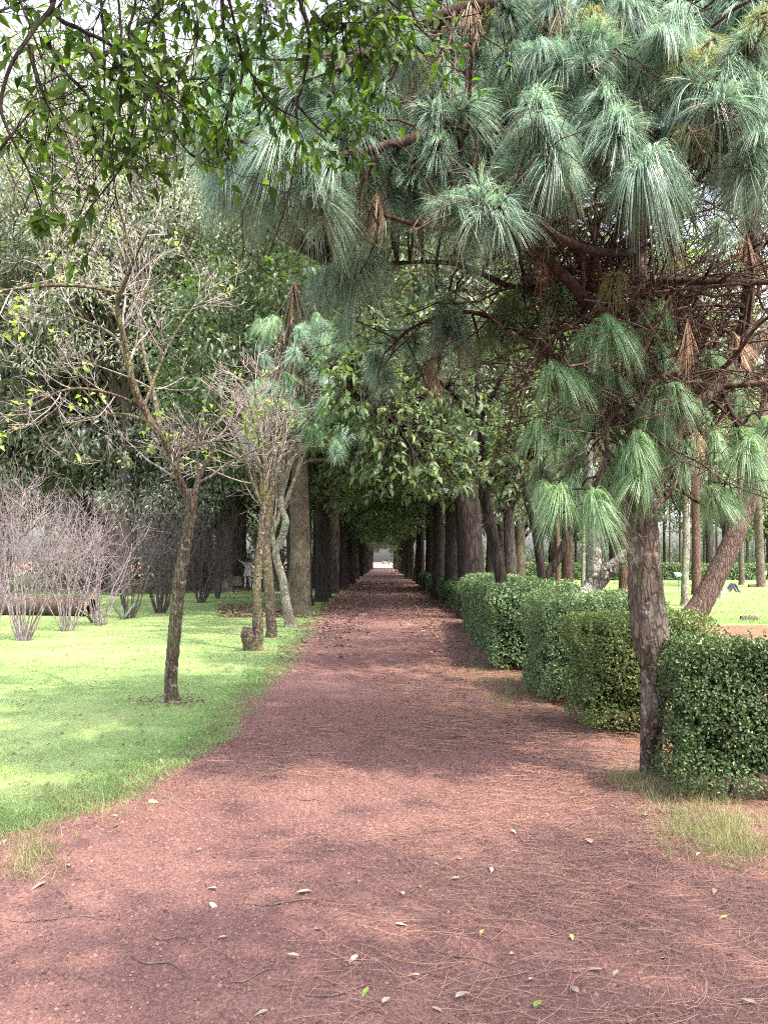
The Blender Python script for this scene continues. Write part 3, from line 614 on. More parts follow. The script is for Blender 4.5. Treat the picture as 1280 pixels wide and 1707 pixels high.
L0 = [
    (sage, 1, (-7.7, 37, 0), .3, 1.45, 'tall grey-green evergreen with drooping leaves behind the bare left trees'),
    (dark, 1, (-5.5, 38.5, 0), 1.2, 1.6, 'tallest dark evergreen rising behind the first left alley trunk'),
    (sage, 0, (-12.6, 36.5, 0), 2.1, 1.5, 'wide grey-green evergreen behind the leaning bare tree'),
    (dark, 0, (-9.8, 40.2, 0), 3.0, 1.75, 'dark evergreen filling the gap behind the grey-green trees'),
    (sage, 0, (-18.5, 37, 0), 4.2, 1.3, 'grey-green evergreen at the left margin above the pale shrubs'),
    (dark, 0, (-15.6, 40.8, 0), 5.0, 1.4, 'dark evergreen deep behind the left shrubs'),
    (sage, 0, (-9.4, 50, 0), 2.6, 2.05, 'tallest grey-green tree, its thin top behind the overhanging leaves'),
    (sage, 0, (-15.5, 42, 0), .6, 1.95, 'tall grey-green tree rising at the upper left behind the bare leaning tree'),
    (dark, 0, (-11.0, 47, 0), 1.9, 2.3, 'very tall dark tree high behind the upper left foliage'),
    (sage, 0, (-3.6, 45, 0), 3.3, 2.0, 'tall grey-green tree just left above the alley'),
    (pale, 1, (-23, 44, 0), .5, 1.1, 'pale yellowish tree at the far left beyond the shrubs'),
]
for s_, f_, l_, r_, k_, lb in L0: placed(s_, f_, l_, r_, k_, lb)
tall = tree_kind('tall_tree', 'tall fine-leaved grey-green tree filling the upper left behind the leaning bare tree', 'tree', M_SAGE, B_BACK, 210, 22, 7, .26, (0, 0, 14.2), (7.2, 6, 8.2), 250, 200, 1.2, .17, .06, droop=.5, hollow=.3)
tall.location = (-11.3, 33.5, 0); tall.scale = (1.22,) * 3
g = np.random.default_rng(31)
for i in range(20):
    x = -9 - 3.6 * i + g.uniform(-1, 1) if i < 14 else -6 - 5 * (i - 14); y = g.uniform(56, 76) if i < 14 else g.uniform(80, 100)
    src = (dark, sage, pale, dark)[i % 4]
    placed(src, 0, (x, y, 0), g.uniform(0, 6), g.uniform(.9, 1.25), ('dark', 'grey-green', 'pale', 'dark')[i % 4] + ' tree in the wood beyond the cross path', 'trees of the wood beyond the left lawn')
def undergrowth(name, cs, label, seed, sz=1.7, per=900, mat=None):
    r = np.random.default_rng(seed); cs = np.array(cs); n = len(cs) * per; c = np.repeat(cs, per, 0)
    e = rdir(r, n) * (r.uniform(.1, 1, n) ** .4)[:, None] * sz * r.uniform(.7, 1.3, n)[:, None]; e[:, 2] = np.abs(e[:, 2]) * 1.35
    q, tn = leaves(c + e, rdir(r, n), nrm(np.array([0, 0, 1.]) + rdir(r, n)), r.uniform(.18, .4, n), .15, np.clip(r.beta(1.2, 2, n), 0, 1))
    tag(obj(name, make_mesh(name, [q], mat or M_DARKL, smooth=False, attrs={'tone': tn})), label, 'undergrowth', kind='stuff')
undergrowth('undergrowth', [(-6.5 - 2.6 * i, 54 + 4 * math.sin(i * 2.1), 0) for i in range(20)], 'dark undergrowth at the foot of the far left wood', 1, 2.2, 1100, M_SAGE)

# ------------------------------------------------------------------ RIGHT BACKGROUND
for i in range(22):
    x = 6 + 3.7 * i + g.uniform(-1.2, 1.2); y = g.uniform(66, 90)
    src = (pale, sage, dark, pale)[i % 4]
    placed(src, 0, (x, y, 0), g.uniform(0, 6), g.uniform(.95, 1.3), ('pale', 'grey-green', 'dark', 'pale')[i % 4] + ' tree in the wood behind the far right hedge', 'trees of the wood behind the far hedge')
undergrowth('undergrowth', [(4 + 2.6 * i, 94 + 3 * math.sin(i * 1.7), 0) for i in range(40)], 'dark undergrowth closing the view behind the far right wood', 2, 3.3, 900, M_ASH)
for i in range(8):
    x = 6.5 + 2.6 * i; y = 44 + g.uniform(-4, 9)
    placed((dark, sage)[i % 2], 0, (x + 1.5, y + 20, 0), g.uniform(0, 6), g.uniform(1.2, 1.45), ORD[i] + ' tall tree behind the far right hedge, counted from the alley', 'tall trees behind the far hedge')
for i, (x, y, s_, lb) in enumerate([(4.4, 27, .85, 'grey-green tree just right of the alley behind the hedges'), (5.8, 38, 1.0, 'dark tree right of the alley beyond the hedges'), (4.9, 50, 1.0, 'dark tree deep right of the alley')]):
    placed((sage, dark, dark)[i], 0, (x, y, 0), 1.1 * i, s_, lb)

def lone(name, label, pxb, pts, rads, bark, crown=None, sides=14, amp=.1, knots=2, seed=0, flare=.25, cat='tree', extra=None, rings=60):
    """a lone trunk along image points (px, py, depth)"""
    base = np.array(pxb)
    t = thing(name, label, cat, base)
    P = path3(pts)
    obj('trunk', make_mesh(name + '_trunk', trunk(P - base, rads, rings, sides, amp, flare, seed, knots=knots), bark), t)
    for e in extra or []:
        obj('branch', make_mesh(name + '_branch', trunk(path3(e[0]) - base, e[1], 30, 9, .08, 0, seed + 3), bark), t)
    if crown is not None:
        c = P[-1] - base
        me, C = crown_mesh(name + '_crown', crown[0], seed + 5, c + np.array([0, 0, crown[1][2] * .5]), crown[1], crown[2], crown[3], crown[4], crown[5], crown[6])
        obj('branches', make_mesh(name + '_branches', [limb_tubes(C[::2], c - np.array([0, 0, .8]), rads[-1] * .6, seed)], bark), t)
        obj('crown', me, t)
    return t, base, P
def up(px, py, d, px2=None, h=9):  # straight trunk from ground pixel up to height h
    b_ = gr(px, py); d = b_[1]
    return b_, [(px, py + 2, d), ((px * .5 + (px2 or px) * .5), 850, d), (px2 or px, 700, d), (px2 or px, 935 - (h - EYE) * F / d, d)]
leanp = lone('leaning_pine', 'thick pine leaning right over the lawn edge, flaking reddish bark', gr(1150, 1040), [(1146, 1046, 18.4), (1185, 975, 18.4), (1225, 890, 18.4), (1256, 800, 18.4), (1275, 700, 18.4), (1290, 560, 18.4), (1300, 380, 18.4)], [.25, .235, .22, .20, .18, .16, .09], B_GREYP, (M_PALE, (3.4, 3.4, 2.0), 40, 90, .8, .2, .05), 20, .08, 2, 3)
cr_far = (M_PALE, (3.0, 3.0, 2.4), 40, 90, 1.0, .26, .1)
cr_sg = (M_SAGE, (3.0, 3.0, 2.4), 40, 90, 1.0, .26, .1)
for (px, py, d, r0, bark, cr, lb, px2) in [
    (1140, 1012, 0, .125, B_LICH, cr_far, 'slim straight trunk with speckled pinkish bark left of the leaning pine', 1148),
    (1160, 993, 0, .20, B_RED, cr_sg, 'dark brown trunk just behind the slim speckled trunk', 1158),
    (1040, 991, 0, .25, B_RED, cr_sg, 'brown trunk on the right lawn seen between front pine and mottled tree', 1046),
    (945, 985, 0, .30, B_RED, cr_sg, 'smooth pinkish brown trunk standing behind the hedges', 945),
    (971, 982, 0, .11, B_LICH, cr_far, 'thin pale lichen trunk right of the smooth pinkish trunk', 974),
    (866, 990, 0, .28, B_BIG, cr_sg, 'knobbly grey-brown trunk behind the long hedge', 866),
    (1236, 976, 0, .17, B_PINE, cr_far, 'upright dark trunk near the lying person on the far lawn', 1230),
    (1268, 980, 0, .24, B_PINE, cr_far, 'dark trunk leaning left beside the far lawn sign', 1258),
    (818, 985, 0, .33, B_BIG, cr_sg, 'broad pale grey trunk behind the dark leaning tree in the hedge', 826),
    (930, 975, 0, .16, B_RED, cr_sg, 'narrow reddish trunk left of the smooth pinkish trunk', 925)]:
    b_, pts = up(px, py, d, px2)
    lone('park_tree', lb, b_, pts, [r0, r0 * .9, r0 * .8, r0 * .5], bark, cr, 12, .08, 2, int(px))
g = np.random.default_rng(77)
for i in range(16):
    px = 1105 + i * 13 + g.uniform(-4, 4) if i < 13 else 960 + 40 * (i - 13); py = 960 + g.uniform(-1, 3)
    b_, pts = up(px, py, 0, px + g.uniform(-6, 6), 8)
    t, _, _ = lone('park_tree', 'slender pale trunk in the row before the dark wood behind the far lawn', b_, pts, [.13, .12, .11, .07], B_LICH if i % 2 else B_BIG, None, 8, .06, 0, 300 + i, rings=14)
    t['group'] = 'slender trunks before the far wood'

# ------------------------------------------------------------------ HEDGES
def hedge(label, mat, x0, x1, y0, y1, h, dens, seed, leaf=(.028, .018), skew=0.0, gap=.08, name='clipped_hedge', group=None):
    """x0/x1 may shift by skew along y; leafy shell over a twiggy core"""
    r = np.random.default_rng(seed); base = np.array([(x0 + x1) / 2, (y0 + y1) / 2, 0])
    t = thing(name, label, 'hedge', base, group)
    faces = [('l', (y1 - y0) * h), ('r', (y1 - y0) * h * .5), ('f', (x1 - x0) * h), ('b', (x1 - x0) * h * .4), ('t', (x1 - x0) * (y1 - y0) * 1.3)]
    Ps, Ns = [], []
    for k, A in faces:
        n = int(A * dens); u = r.uniform(0, 1, n); v = r.uniform(gap / h, 1, n)
        if k in 'lr': P = np.stack([np.full(n, x0 if k == 'l' else x1), y0 + u * (y1 - y0), v * h], -1); nn = np.array([-1. if k == 'l' else 1., 0, 0])
        elif k in 'fb': P = np.stack([x0 + u * (x1 - x0), np.full(n, y0 if k == 'f' else y1), v * h], -1); nn = np.array([0, -1. if k == 'f' else 1., 0])
        else: P = np.stack([x0 + u * (x1 - x0), y0 + r.uniform(0, 1, n) * (y1 - y0), np.full(n, h)], -1); nn = np.array([0, 0, 1.])
        lump = fbm(P[:, 0] * 1.3 + P[:, 2] * 2 + seed, P[:, 1] * 1.3 + P[:, 2] * 1.1, 1.6)
        hole = fbm(P[:, 0] * 2 + P[:, 2] * 2.5 + 5 + seed, P[:, 1] * 2 + P[:, 2] * 2.1, 3.2)
        keep = hole > 0.29 + 0.13 * r.uniform(0, 1, n)
        dep = np.abs(r.normal(size=n)) * 0.055 - 0.02
        P = P + nn * ((lump - .5) * 0.26 - dep)[:, None] + r.normal(size=P.shape) * 0.012
        # round the upper edges
        Ps.append(P[keep]); Ns.append(np.broadcast_to(nn, P.shape)[keep])
    P = np.concatenate(Ps); Nn = np.concatenate(Ns); n = len(P)
    over = np.maximum(0, P[:, 2] - (h - .10)); cx, cy = (P[:, 0] - base[0]), (P[:, 1] - base[1])
    shr = 1 - over * 0.5; P[:, 0] = base[0] + cx * shr; P[:, 1] = base[1] + cy * shr
    P[:, 0] += skew * (P[:, 1] - y0)
    ns_ = int(((x1 - x0) * (y1 - y0) * 26 + 20) * min(1, dens / 2400))      # stray shoots above the clipped top and out of the sides
    if dens > 1000:
        sx, sy, sh_ = r.uniform(x0 + .03, x1 - .03, ns_), r.uniform(y0 + .03, y1 - .03, ns_), r.uniform(.03, .11, ns_); m_ = 7
        S_ = np.stack([np.repeat(sx, m_), np.repeat(sy, m_), h - .02 + np.repeat(sh_, m_) * np.tile(np.linspace(.1, 1, m_), ns_)], -1)
        S_[:, :2] += np.repeat(r.normal(size=(ns_, 2)) * .02, m_, 0) * np.tile(np.linspace(0, 1, m_), ns_)[:, None] + r.normal(size=(ns_ * m_, 2)) * .006; S_[:, 0] += skew * (S_[:, 1] - y0)
        P = np.concatenate([P, S_]); Nn = np.concatenate([Nn, np.broadcast_to([0, 0, 1.], S_.shape)]); n = len(P)
    D = nrm(Nn * .5 + rdir(r, n) * .9 + np.array([0, 0, .25])); U = nrm(Nn + rdir(r, n) * .7 + np.array([0, 0, .3]))
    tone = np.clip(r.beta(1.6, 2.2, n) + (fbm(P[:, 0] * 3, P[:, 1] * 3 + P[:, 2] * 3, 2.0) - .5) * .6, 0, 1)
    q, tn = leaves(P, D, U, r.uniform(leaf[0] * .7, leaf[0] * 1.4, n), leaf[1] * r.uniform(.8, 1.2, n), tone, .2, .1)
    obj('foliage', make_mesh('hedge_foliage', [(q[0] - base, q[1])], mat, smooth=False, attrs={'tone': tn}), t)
    # stems and inner twigs
    ns = max(6, int((x1 - x0) * (y1 - y0) * 9)); sp = np.stack([r.uniform(x0 + .1, x1 - .1, ns), r.uniform(y0 + .1, y1 - .1, ns), np.zeros(ns)], -1)
    sp[:, 0] += skew * (sp[:, 1] - y0)
    K = 6; S = np.repeat(sp[:, None], K, 1); S[:, :, 2] = np.linspace(-.02, h * .8, K)
    S[:, 1:, :2] += np.cumsum(r.normal(size=(ns, K - 1, 2)) * .035, 1); sr = np.linspace(.014, .005, K)[None] * r.uniform(.6, 1.3, (ns, 1))
    c1, r1 = spawn(r, S, sr, 9, (.2, .5), (25, 70), (.15, 1), .5, 5, .15, (0, 0, .15), rmin=.003)
    c2, r2 = spawn(r, c1, r1, 3, (.1, .25), (25, 70), (.3, 1), .6, 4, .15, (0, 0, .1), rmin=.002)
    for c in (c1, c2):
        c[..., 2] = np.clip(c[..., 2], .02, h - .04)
        xs = skew * (c[..., 1] - y0); c[..., 0] = np.clip(c[..., 0] - xs, x0 + .04, x1 - .04) + xs; c[..., 1] = np.clip(c[..., 1], y0 + .04, y1 - .04)
    obj('stems', make_mesh('hedge_stems', [tubes(S - base, sr, 5), tubes(c1 - base, r1, 3), tubes(c2 - base, r2, 3)], B_DTWIG), t)
    # inner leaves that close the view through
    ni = int((x1 - x0) * (y1 - y0) * h * ((12000 if seed == 1 else 7000) if dens > 1000 else dens))
    Pi = np.stack([r.uniform(x0 + .07, x1 - .07, ni), r.uniform(y0 + .07, y1 - .07, ni), r.uniform(gap + .08, h - .06, ni)], -1); Pi[:, 0] += skew * (Pi[:, 1] - y0)
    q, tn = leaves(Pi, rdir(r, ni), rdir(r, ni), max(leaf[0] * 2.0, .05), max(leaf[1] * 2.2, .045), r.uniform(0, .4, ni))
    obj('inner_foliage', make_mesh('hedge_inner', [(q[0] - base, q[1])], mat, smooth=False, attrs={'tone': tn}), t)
    return t
hedge('near dark green clipped hedge block at the right, beside the front pine trunk', M_HEDGE1, 1.85, 4.6, 4.90, 5.32, 1.03, 7500, 1, (.022, .015), gap=.10)
hedge('olive yellowish clipped hedge block just behind the front pine trunk', M_HEDGE2, 1.78, 2.95, 6.85, 7.72, 1.03, 5600, 2, (.024, .016), gap=.08)
hedge('third hedge block, green, between the olive block and the long hedge', M_HEDGE3, 1.74, 3.1, 8.3, 9.75, 1.12, 4200, 3, (.027, .018))
hedge('long bright green clipped hedge running along the path to the alley', M_HEDGE3, 1.50, 2.9, 10.75, 19.0, 1.16, 2400, 4, (.034, .024), skew=.052)
hedge('low ragged dark hedge at the foot of the right alley trunks', M_HEDGE1, 2.15, 2.9, 21, 46, .8, 500, 5, (.07, .045))
hedge('low clipped hedge along the far edge of the right lawn', M_HEDGE3, 7.5, 40, 60, 61.2, 1.25, 260, 6, (.12, .08))

# ------------------------------------------------------------------ TREES STANDING IN THE HEDGES
mott = lone('mottled_tree', 'forked tree with white lichen patches growing out of the hedge', (at(985, 1120, 10.3)[0], 10.3, 0), [(985, 1140, 10.3), (982, 1010, 10.3), (990, 960, 10.3), (988, 900, 10.3), (983, 820, 10.3), (975, 720, 10.3), (965, 600, 10.3)], [.12, .12, .115, .10, .08, .06, .02], B_MOTT, (M_BROAD, (1.3, 1.3, .9), 22, 60, .5, .12, .06), 16, .1, 4, 8,
            extra=[([(985, 990, 10.3), (1015, 950, 10.2), (1050, 915, 10.1), (1075, 850, 10.0), (1090, 760, 10.0)], [.09, .085, .07, .05, .02]), ([(960, 1130, 10.1), (955, 1030, 10.1), (975, 990, 10.2), (988, 975, 10.3)], [.11, .1, .09, .07])])
darkl = lone('leaning_dark_tree', 'dark thin trunk leaning left out of the long hedge', (at(838, 1080, 11.8)[0], 11.8, 0), [(842, 1095, 11.8), (836, 975, 11.8), (826, 920, 11.8), (812, 850, 11.8), (806, 800, 11.8), (800, 700, 11.7), (790, 600, 11.6)], [.095, .09, .085, .08, .075, .05, .02], B_DARK, None, 14, .1, 2, 9,
             extra=[([(806, 800, 11.8), (750, 770, 11.4), (690, 740, 11.0), (640, 690, 10.6), (590, 640, 10.3)], [.05, .045, .035, .025, .01]), ([(802, 720, 11.7), (760, 660, 11.2), (700, 610, 10.8), (640, 560, 10.5), (600, 530, 10.4)], [.045, .04, .03, .02, .01]),
                    ([(800, 700, 11.7), (830, 640, 11.5), (850, 600, 11.4)], [.04, .03, .01]), ([(808, 810, 11.8), (840, 790, 11.3), (880, 770, 11.0)], [.035, .025, .01])])
vtree = lone('forked_dark_tree', 'dark V-shaped double stem rising behind the long hedge', (at(902, 1050, 13.5)[0], 13.5, 0), [(902, 1090, 13.5), (902, 965, 13.5), (897, 920, 13.5), (888, 870, 13.5), (870, 800, 13.5), (860, 700, 13.5)], [.08, .075, .07, .065, .05, .02], B_DARK, (M_DARKL, (2.5, 2.5, 2.6), 75, 100, .7, .15, .065), 12, .1, 1, 12,
             extra=[([(903, 968, 13.5), (925, 940, 13.5), (940, 905, 13.5), (965, 850, 13.5), (985, 760, 13.5)], [.07, .07, .06, .05, .02])])

# broad-leaved sprays of the leaning dark tree: 300 leaves as parts, the rest joined
def leaf_shape(name, mat, seed, L=1.0, W=.42):
    r = np.random.default_rng(seed); n = 7; t = np.linspace(0, 1, n)
    wd = W * .5 * np.sin(np.pi * t ** .8) ** .9 * (1 - .25 * t); wd[0] = .012; wd[-1] = 0.004
    mid = np.stack([np.zeros(n), t * L, -.22 * t ** 2 * L * r.uniform(.4, 1.5)], -1)
    l = mid + np.stack([-wd, np.zeros(n), wd * .2], -1); r_ = mid + np.stack([wd, np.zeros(n), wd * .2], -1)
    V = np.stack([l, mid, r_], 1).reshape(-1, 3); i = np.arange(n - 1)[:, None] * 3
    Fc = np.concatenate([i + np.array([[0, 1, 4, 3]]), i + np.array([[1, 2, 5, 4]])])
    return make_mesh(name, [(V, Fc)], mat, attrs={'tone': np.full(len(V), r.uniform(0.1, .95))})
def basis_euler(D, Up):
    from mathutils import Matrix, Vector
    y = Vector(D).normalized(); z = Vector(Up); x = y.cross(z).normalized(); z = x.cross(y)
    return Matrix((x, y, z)).transposed().to_euler()
BL = [leaf_shape('broad_leaf', M_BROAD, 400 + i) for i in range(6)]
g = np.random.default_rng(44)
spr = []   # twig sprays: around given image zones
zones = [(640, 590, 10.2, 75, 85, 90), (575, 640, 10.2, 45, 55, 60), (630, 700, 10.6, 70, 50, 70), (600, 545, 10.3, 40, 40, 30), (700, 790, 10.4, 90, 40, 60), (800, 770, 10.6, 90, 50, 90), (740, 740, 10.8, 90, 40, 50), (860, 740, 10.8, 55, 45, 50), (700, 660, 11.2, 100, 70, 60), (820, 690, 11.3, 80, 60, 40)]
LPd = np.concatenate([resample(path3(e), 20) for e in ([(806, 800, 11.8), (750, 770, 11.4), (690, 740, 11.0), (640, 690, 10.6), (590, 640, 10.3)], [(802, 720, 11.7), (760, 660, 11.2), (700, 610, 10.8), (640, 560, 10.5), (600, 530, 10.4)], [(800, 700, 11.7), (830, 640, 11.5), (850, 600, 11.4)], [(808, 810, 11.8), (840, 790, 11.3), (880, 770, 11.0)])])
dt, dbase = darkl[0], darkl[1]
tw, lp, ld, lu = [], [], [], []
for (zx, zy, zd, sx, sy, nn) in zones:
    for _ in range(nn):
        p = at(zx + g.normal() * sx * .6, zy + g.normal() * sy * .6, zd + g.normal() * .45)
        q = LPd[np.argmin(np.linalg.norm(LPd - p, axis=1))]
        tw.append(resample([q, (p + q) / 2 + np.array([0, 0, .12]) + g.normal(size=3) * .06, p], 6))
        dr_ = nrm(p - q + np.array([0, -.15, -.05]))
        for k in range(6):
            sd = g.normal(size=3); lp.append(p - dr_ * .045 * k + g.normal(size=3) * .01); ld.append(nrm(dr_ * .5 + sd * .55 + np.array([0, -.1, -.35]))); lu.append(nrm(np.array([0, -.25, 1.]) + g.normal(size=3) * .35))
tw = np.array(tw); lp, ld, lu = map(np.array, (lp, ld, lu))
obj('twigs', make_mesh('broadleaf_twigs', [tubes(tw - dbase, np.linspace(.012, .004, 6)[None] * np.ones((len(tw), 1)), 4)], B_DTWIG), dt)
order = g.permutation(len(lp)); near = order[:300]; rest = order[300:]
for i in near:
    o = obj('leaf', BL[g.integers(6)], dt, lp[i] - dbase); o.rotation_euler = basis_euler(ld[i], lu[i]); s_ = g.uniform(.12, .19); o.scale = (s_,) * 3
q, tn = leaves(lp[rest] - dbase, ld[rest], lu[rest], g.uniform(.10, .17, len(rest)), g.uniform(.05, .075, len(rest)), np.clip(g.beta(1.5, 2, len(rest)), 0, 1))
obj('foliage', make_mesh('broadleaf_foliage', [q], M_BROAD, smooth=False, attrs={'tone': tn}), dt)['kind'] = 'stuff'

# ------------------------------------------------------------------ LEFT BARE TREES
def bare_tree(name, label, base, trunkpts, trad, limbs, seed, bark, twigmat, n1=10, n2=7, n3=4, l1=(.6, 1.5), l2=(.3, .8), l3=(.15, .4), trop=(0, 0, .08), rmin=(.006, .0035, .0025), lime=0, knots=3, flare=.7, fr1=(.2, 1), sides=18, limbark=None):
    r = np.random.default_rng(seed); base = np.array(base); t = thing(name, label, 'tree', base)
    P = path3(trunkpts) - base
    obj('trunk', make_mesh(name + '_trunk', trunk(P, trad, 90, sides, .1, flare, seed, knots=knots), bark), t)
    lp_, lr_ = [], []
    for p, rd in limbs:
        Q = path3(p) - base
        obj('branch', make_mesh(name + '_branch', trunk(Q, rd, 36, 9, .07, 0, seed + len(lp_)), limbark or bark), t)
        lp_.append(resample(Q, 10)); lr_.append(rs1(rd, 10))
    A, B = np.array(lp_), np.array(lr_)
    a1, b1 = spawn(r, A, B, n1, l1, (25, 65), fr1, .5, 8, .10, trop, rmin=rmin[0])
    a2, b2 = spawn(r, a1, b1, n2, l2, (25, 65), (.2, 1), .6, 6, .12, trop, rmin=rmin[1])
    a3, b3 = spawn(r, a2, b2, n3, l3, (20, 60), (.25, 1), .7, 5, .12, trop, rmin=rmin[2])
    obj('twigs', make_mesh(name + '_twigs', [tubes(a1, b1, 5), tubes(a2, b2, 4), tubes(a3, b3, 3)], twigmat), t)
    if lime:
        k = r.integers(0, len(a3), lime); P0 = np.repeat(a3[k, -1], 6, 0) + r.normal(size=(lime * 6, 3)) * .05
        q, tn = leaves(P0, rdir(r, lime * 6) + np.array([0, 0, -.4]), rdir(r, lime * 6) * .5 + np.array([0, -.3, 1]), .075, .05, r.uniform(0, 1, lime * 6))
        obj('young_leaves', make_mesh(name + '_leaves', [q], M_LIME, smooth=False, attrs={'tone': tn}), t)
    return t
d0 = gr(285, 1178)[1]
bt = bare_tree('bare_tree', 'leaning bare tree with mossy trunk standing alone on the near lawn', gr(285, 1178),
    [(286, 1182, d0), (286, 1120, d0), (292, 1050, d0), (300, 970, d0), (312, 900, d0), (320, 845, d0), (318, 815, d0)], [.070, .066, .070, .066, .058, .060, .048],
    [([(318, 840, d0), (300, 800, d0), (285, 755, d0), (250, 700, d0 - .1), (222, 640, d0 - .2), (208, 570, d0 - .3), (196, 510, d0 - .4), (205, 480, d0 - .5), (225, 430, d0 - .6), (250, 380, d0 - .7)], [.046, .043, .04, .041, .038, .032, .026, .022, .016, .006]),
     ([(203, 490, d0 - .45), (150, 478, d0 - .6), (80, 476, d0 - .9), (0, 486, d0 - 1.1), (-80, 500, d0 - 1.3)], [.022, .02, .018, .017, .012]),
     ([(316, 835, d0), (296, 790, d0 - .1), (292, 762, d0 - .15)], [.03, .026, .02]),
     ([(322, 835, d0), (335, 790, d0 + .1), (355, 750, d0 + .2), (340, 735, d0 + .3)], [.034, .028, .022, .008]),
     ([(284, 760, d0), (310, 745, d0), (360, 735, d0 + .2), (420, 740, d0 + .4)], [.018, .015, .011, .005]),
     ([(255, 705, d0), (200, 690, d0 + .3), (140, 700, d0 + .5), (60, 730, d0 + .8)], [.02, .016, .012, .005]),
     ([(240, 680, d0), (180, 655, d0 - .4), (110, 650, d0 - .7), (30, 690, d0 - 1)], [.02, .016, .012, .005]),
     ([(215, 610, d0 - .2), (190, 560, d0 + .1), (130, 530, d0 + .4), (60, 500, d0 + .6)], [.022, .018, .012, .005]),
     ([(270, 730, d0), (258, 660, d0 + .4), (240, 590, d0 + .7), (235, 520, d0 + .9), (240, 430, d0 + 1)], [.03, .025, .02, .014, .006]),
     ([(240, 680, d0), (262, 620, d0 + .3), (290, 560, d0 + .5), (330, 500, d0 + .8)], [.02, .016, .012, .005]),
     ([(212, 580, d0 - .2), (190, 520, d0 - .2), (140, 450, d0), (100, 380, d0 + .2)], [.022, .016, .012, .005]),
     ([(225, 430, d0 - .6), (200, 350, d0 - .4), (190, 280, d0 - .2)], [.012, .009, .004])], 61, B_MOSSY, B_TWIG, 6, 4, 3, (.5, 1.3), (.25, .7), (.12, .35), (0, 0, .05), (.006, .0038, .0026), lime=36, knots=7)
d1, d2_, d3_ = gr(424, 1089)[1], gr(453, 1068)[1], gr(485, 1049)[1]
def whips(px, py, d, n, seed, x=(-90, 90), y=(-300, -120)):
    r = np.random.default_rng(seed); out = []
    for i in range(n):
        ex, ey = r.uniform(*x), r.uniform(*y); dd = r.uniform(-.8, .8)
        out.append(([(px, py, d), (px + ex * .25 + r.uniform(-8, 8), py + ey * .4, d + dd * .3), (px + ex * .65, py + ey * .78, d + dd * .7), (px + ex, py + ey * r.uniform(.9, 1), d + dd)], [.032, .026, .018, .006]))
    return out
bare_tree('bare_tree', 'thin bare tree with a broken stump fork at its foot, left of the three', gr(424, 1089),
    [(428, 1090, d1), (430, 1040, d1), (428, 985, d1), (432, 930, d1), (436, 890, d1), (434, 870, d1)], [.085, .083, .07, .066, .062, .05],
    [([(434, 880, d1), (442, 840, d1), (458, 800, d1), (470, 740, d1), (480, 660, d1)], [.05, .042, .035, .025, .01])] + whips(440, 855, d1, 7, 5, (-150, 30), (-260, -80)), 62, B_MOSSY, B_TWIG, 5, 4, 2, (.6, 1.4), (.3, .8), (.15, .4), (0, 0, .06), (.007, .0045, .0035), lime=10)
st = bpy.data.objects.get('bare_tree.001')
sb = gr(424, 1089); obj('stump_fork', make_mesh('stump_fork', trunk(path3([(429, 1093, d1), (418, 1076, d1 - .05), (412, 1056, d1 - .1), (413, 1046, d1 - .1)]) - sb, [.12, .12, .10, .07], 24, 14, .16, .2, 77, cap=True), B_MOSSY), st)
lich = bare_tree('bare_tree', 'bare tree with pale green lichen on its bent upper trunk, right of the three', gr(485, 1049),
    [(487, 1052, d3_), (478, 1010, d3_), (472, 970, d3_), (462, 935, d3_), (460, 920, d3_), (470, 895, d3_), (476, 870, d3_), (471, 850, d3_), (468, 815, d3_)], [.115, .105, .095, .085, .08, .085, .075, .065, .05],
    [([(470, 855, d3_), (490, 800, d3_), (505, 760, d3_), (520, 700, d3_)], [.05, .04, .03, .01]), ([(463, 930, d3_), (455, 890, d3_), (468, 850, d3_), (455, 810, d3_)], [.06, .055, .05, .02])] + whips(470, 830, d3_, 16, 6, (-150, 130), (-270, -60)), 63, B_LICH, B_TWIG, 4, 4, 2, (.7, 1.6), (.35, .9), (.2, .5), (0, 0, .06), (.008, .0055, .004), lime=14)
# young pine in the middle of the three
ypb = gr(453, 1067); d2_ = ypb[1]
yp = thing('young_pine', 'slender pine with soft blue-green tufts between the two bare trees by the path', 'tree', ypb)
ypt = path3([(454, 1070, d2_), (450, 1000, d2_), (446, 940, d2_), (445, 900, d2_), (452, 830, d2_), (465, 740, d2_), (480, 640, d2_), (485, 540, d2_), (490, 470, d2_)])
obj('trunk', make_mesh('young_pine_trunk', trunk(ypt - ypb, [.105, .098, .09, .08, .07, .06, .045, .03, .01], 80, 16, .1, .25, 9, knots=4), B_MOSSY), yp)
tp2, tr2 = [], []
for i in range(70):
    px, py = [(480, 560), (450, 640), (530, 590), (500, 680), (540, 700), (430, 680), (560, 540)][i % 7]
    px += g.normal() * 26; py += g.normal() * 22; p = at(px, py, d2_ - .2 + g.normal() * .5)
    o = obj('needle_tuft', (TUFT_G + TUFT[:2])[g.integers(5)], yp, p - ypb); o.rotation_euler = (g.uniform(-.5, .5), g.uniform(-.5, .5), g.uniform(0, 6)); s_ = g.uniform(1.05, 1.4); o.scale = (s_,) * 3
    q = ypt[5 + i % 4]; tp2.append(resample([q, (q + p) / 2 + np.array([0, 0, -.1]), p], 6) - ypb); tr2.append(np.linspace(.014, .006, 6))
obj('twigs', make_mesh('young_pine_twigs', [tubes(np.array(tp2), np.array(tr2), 4)], B_DTWIG), yp)

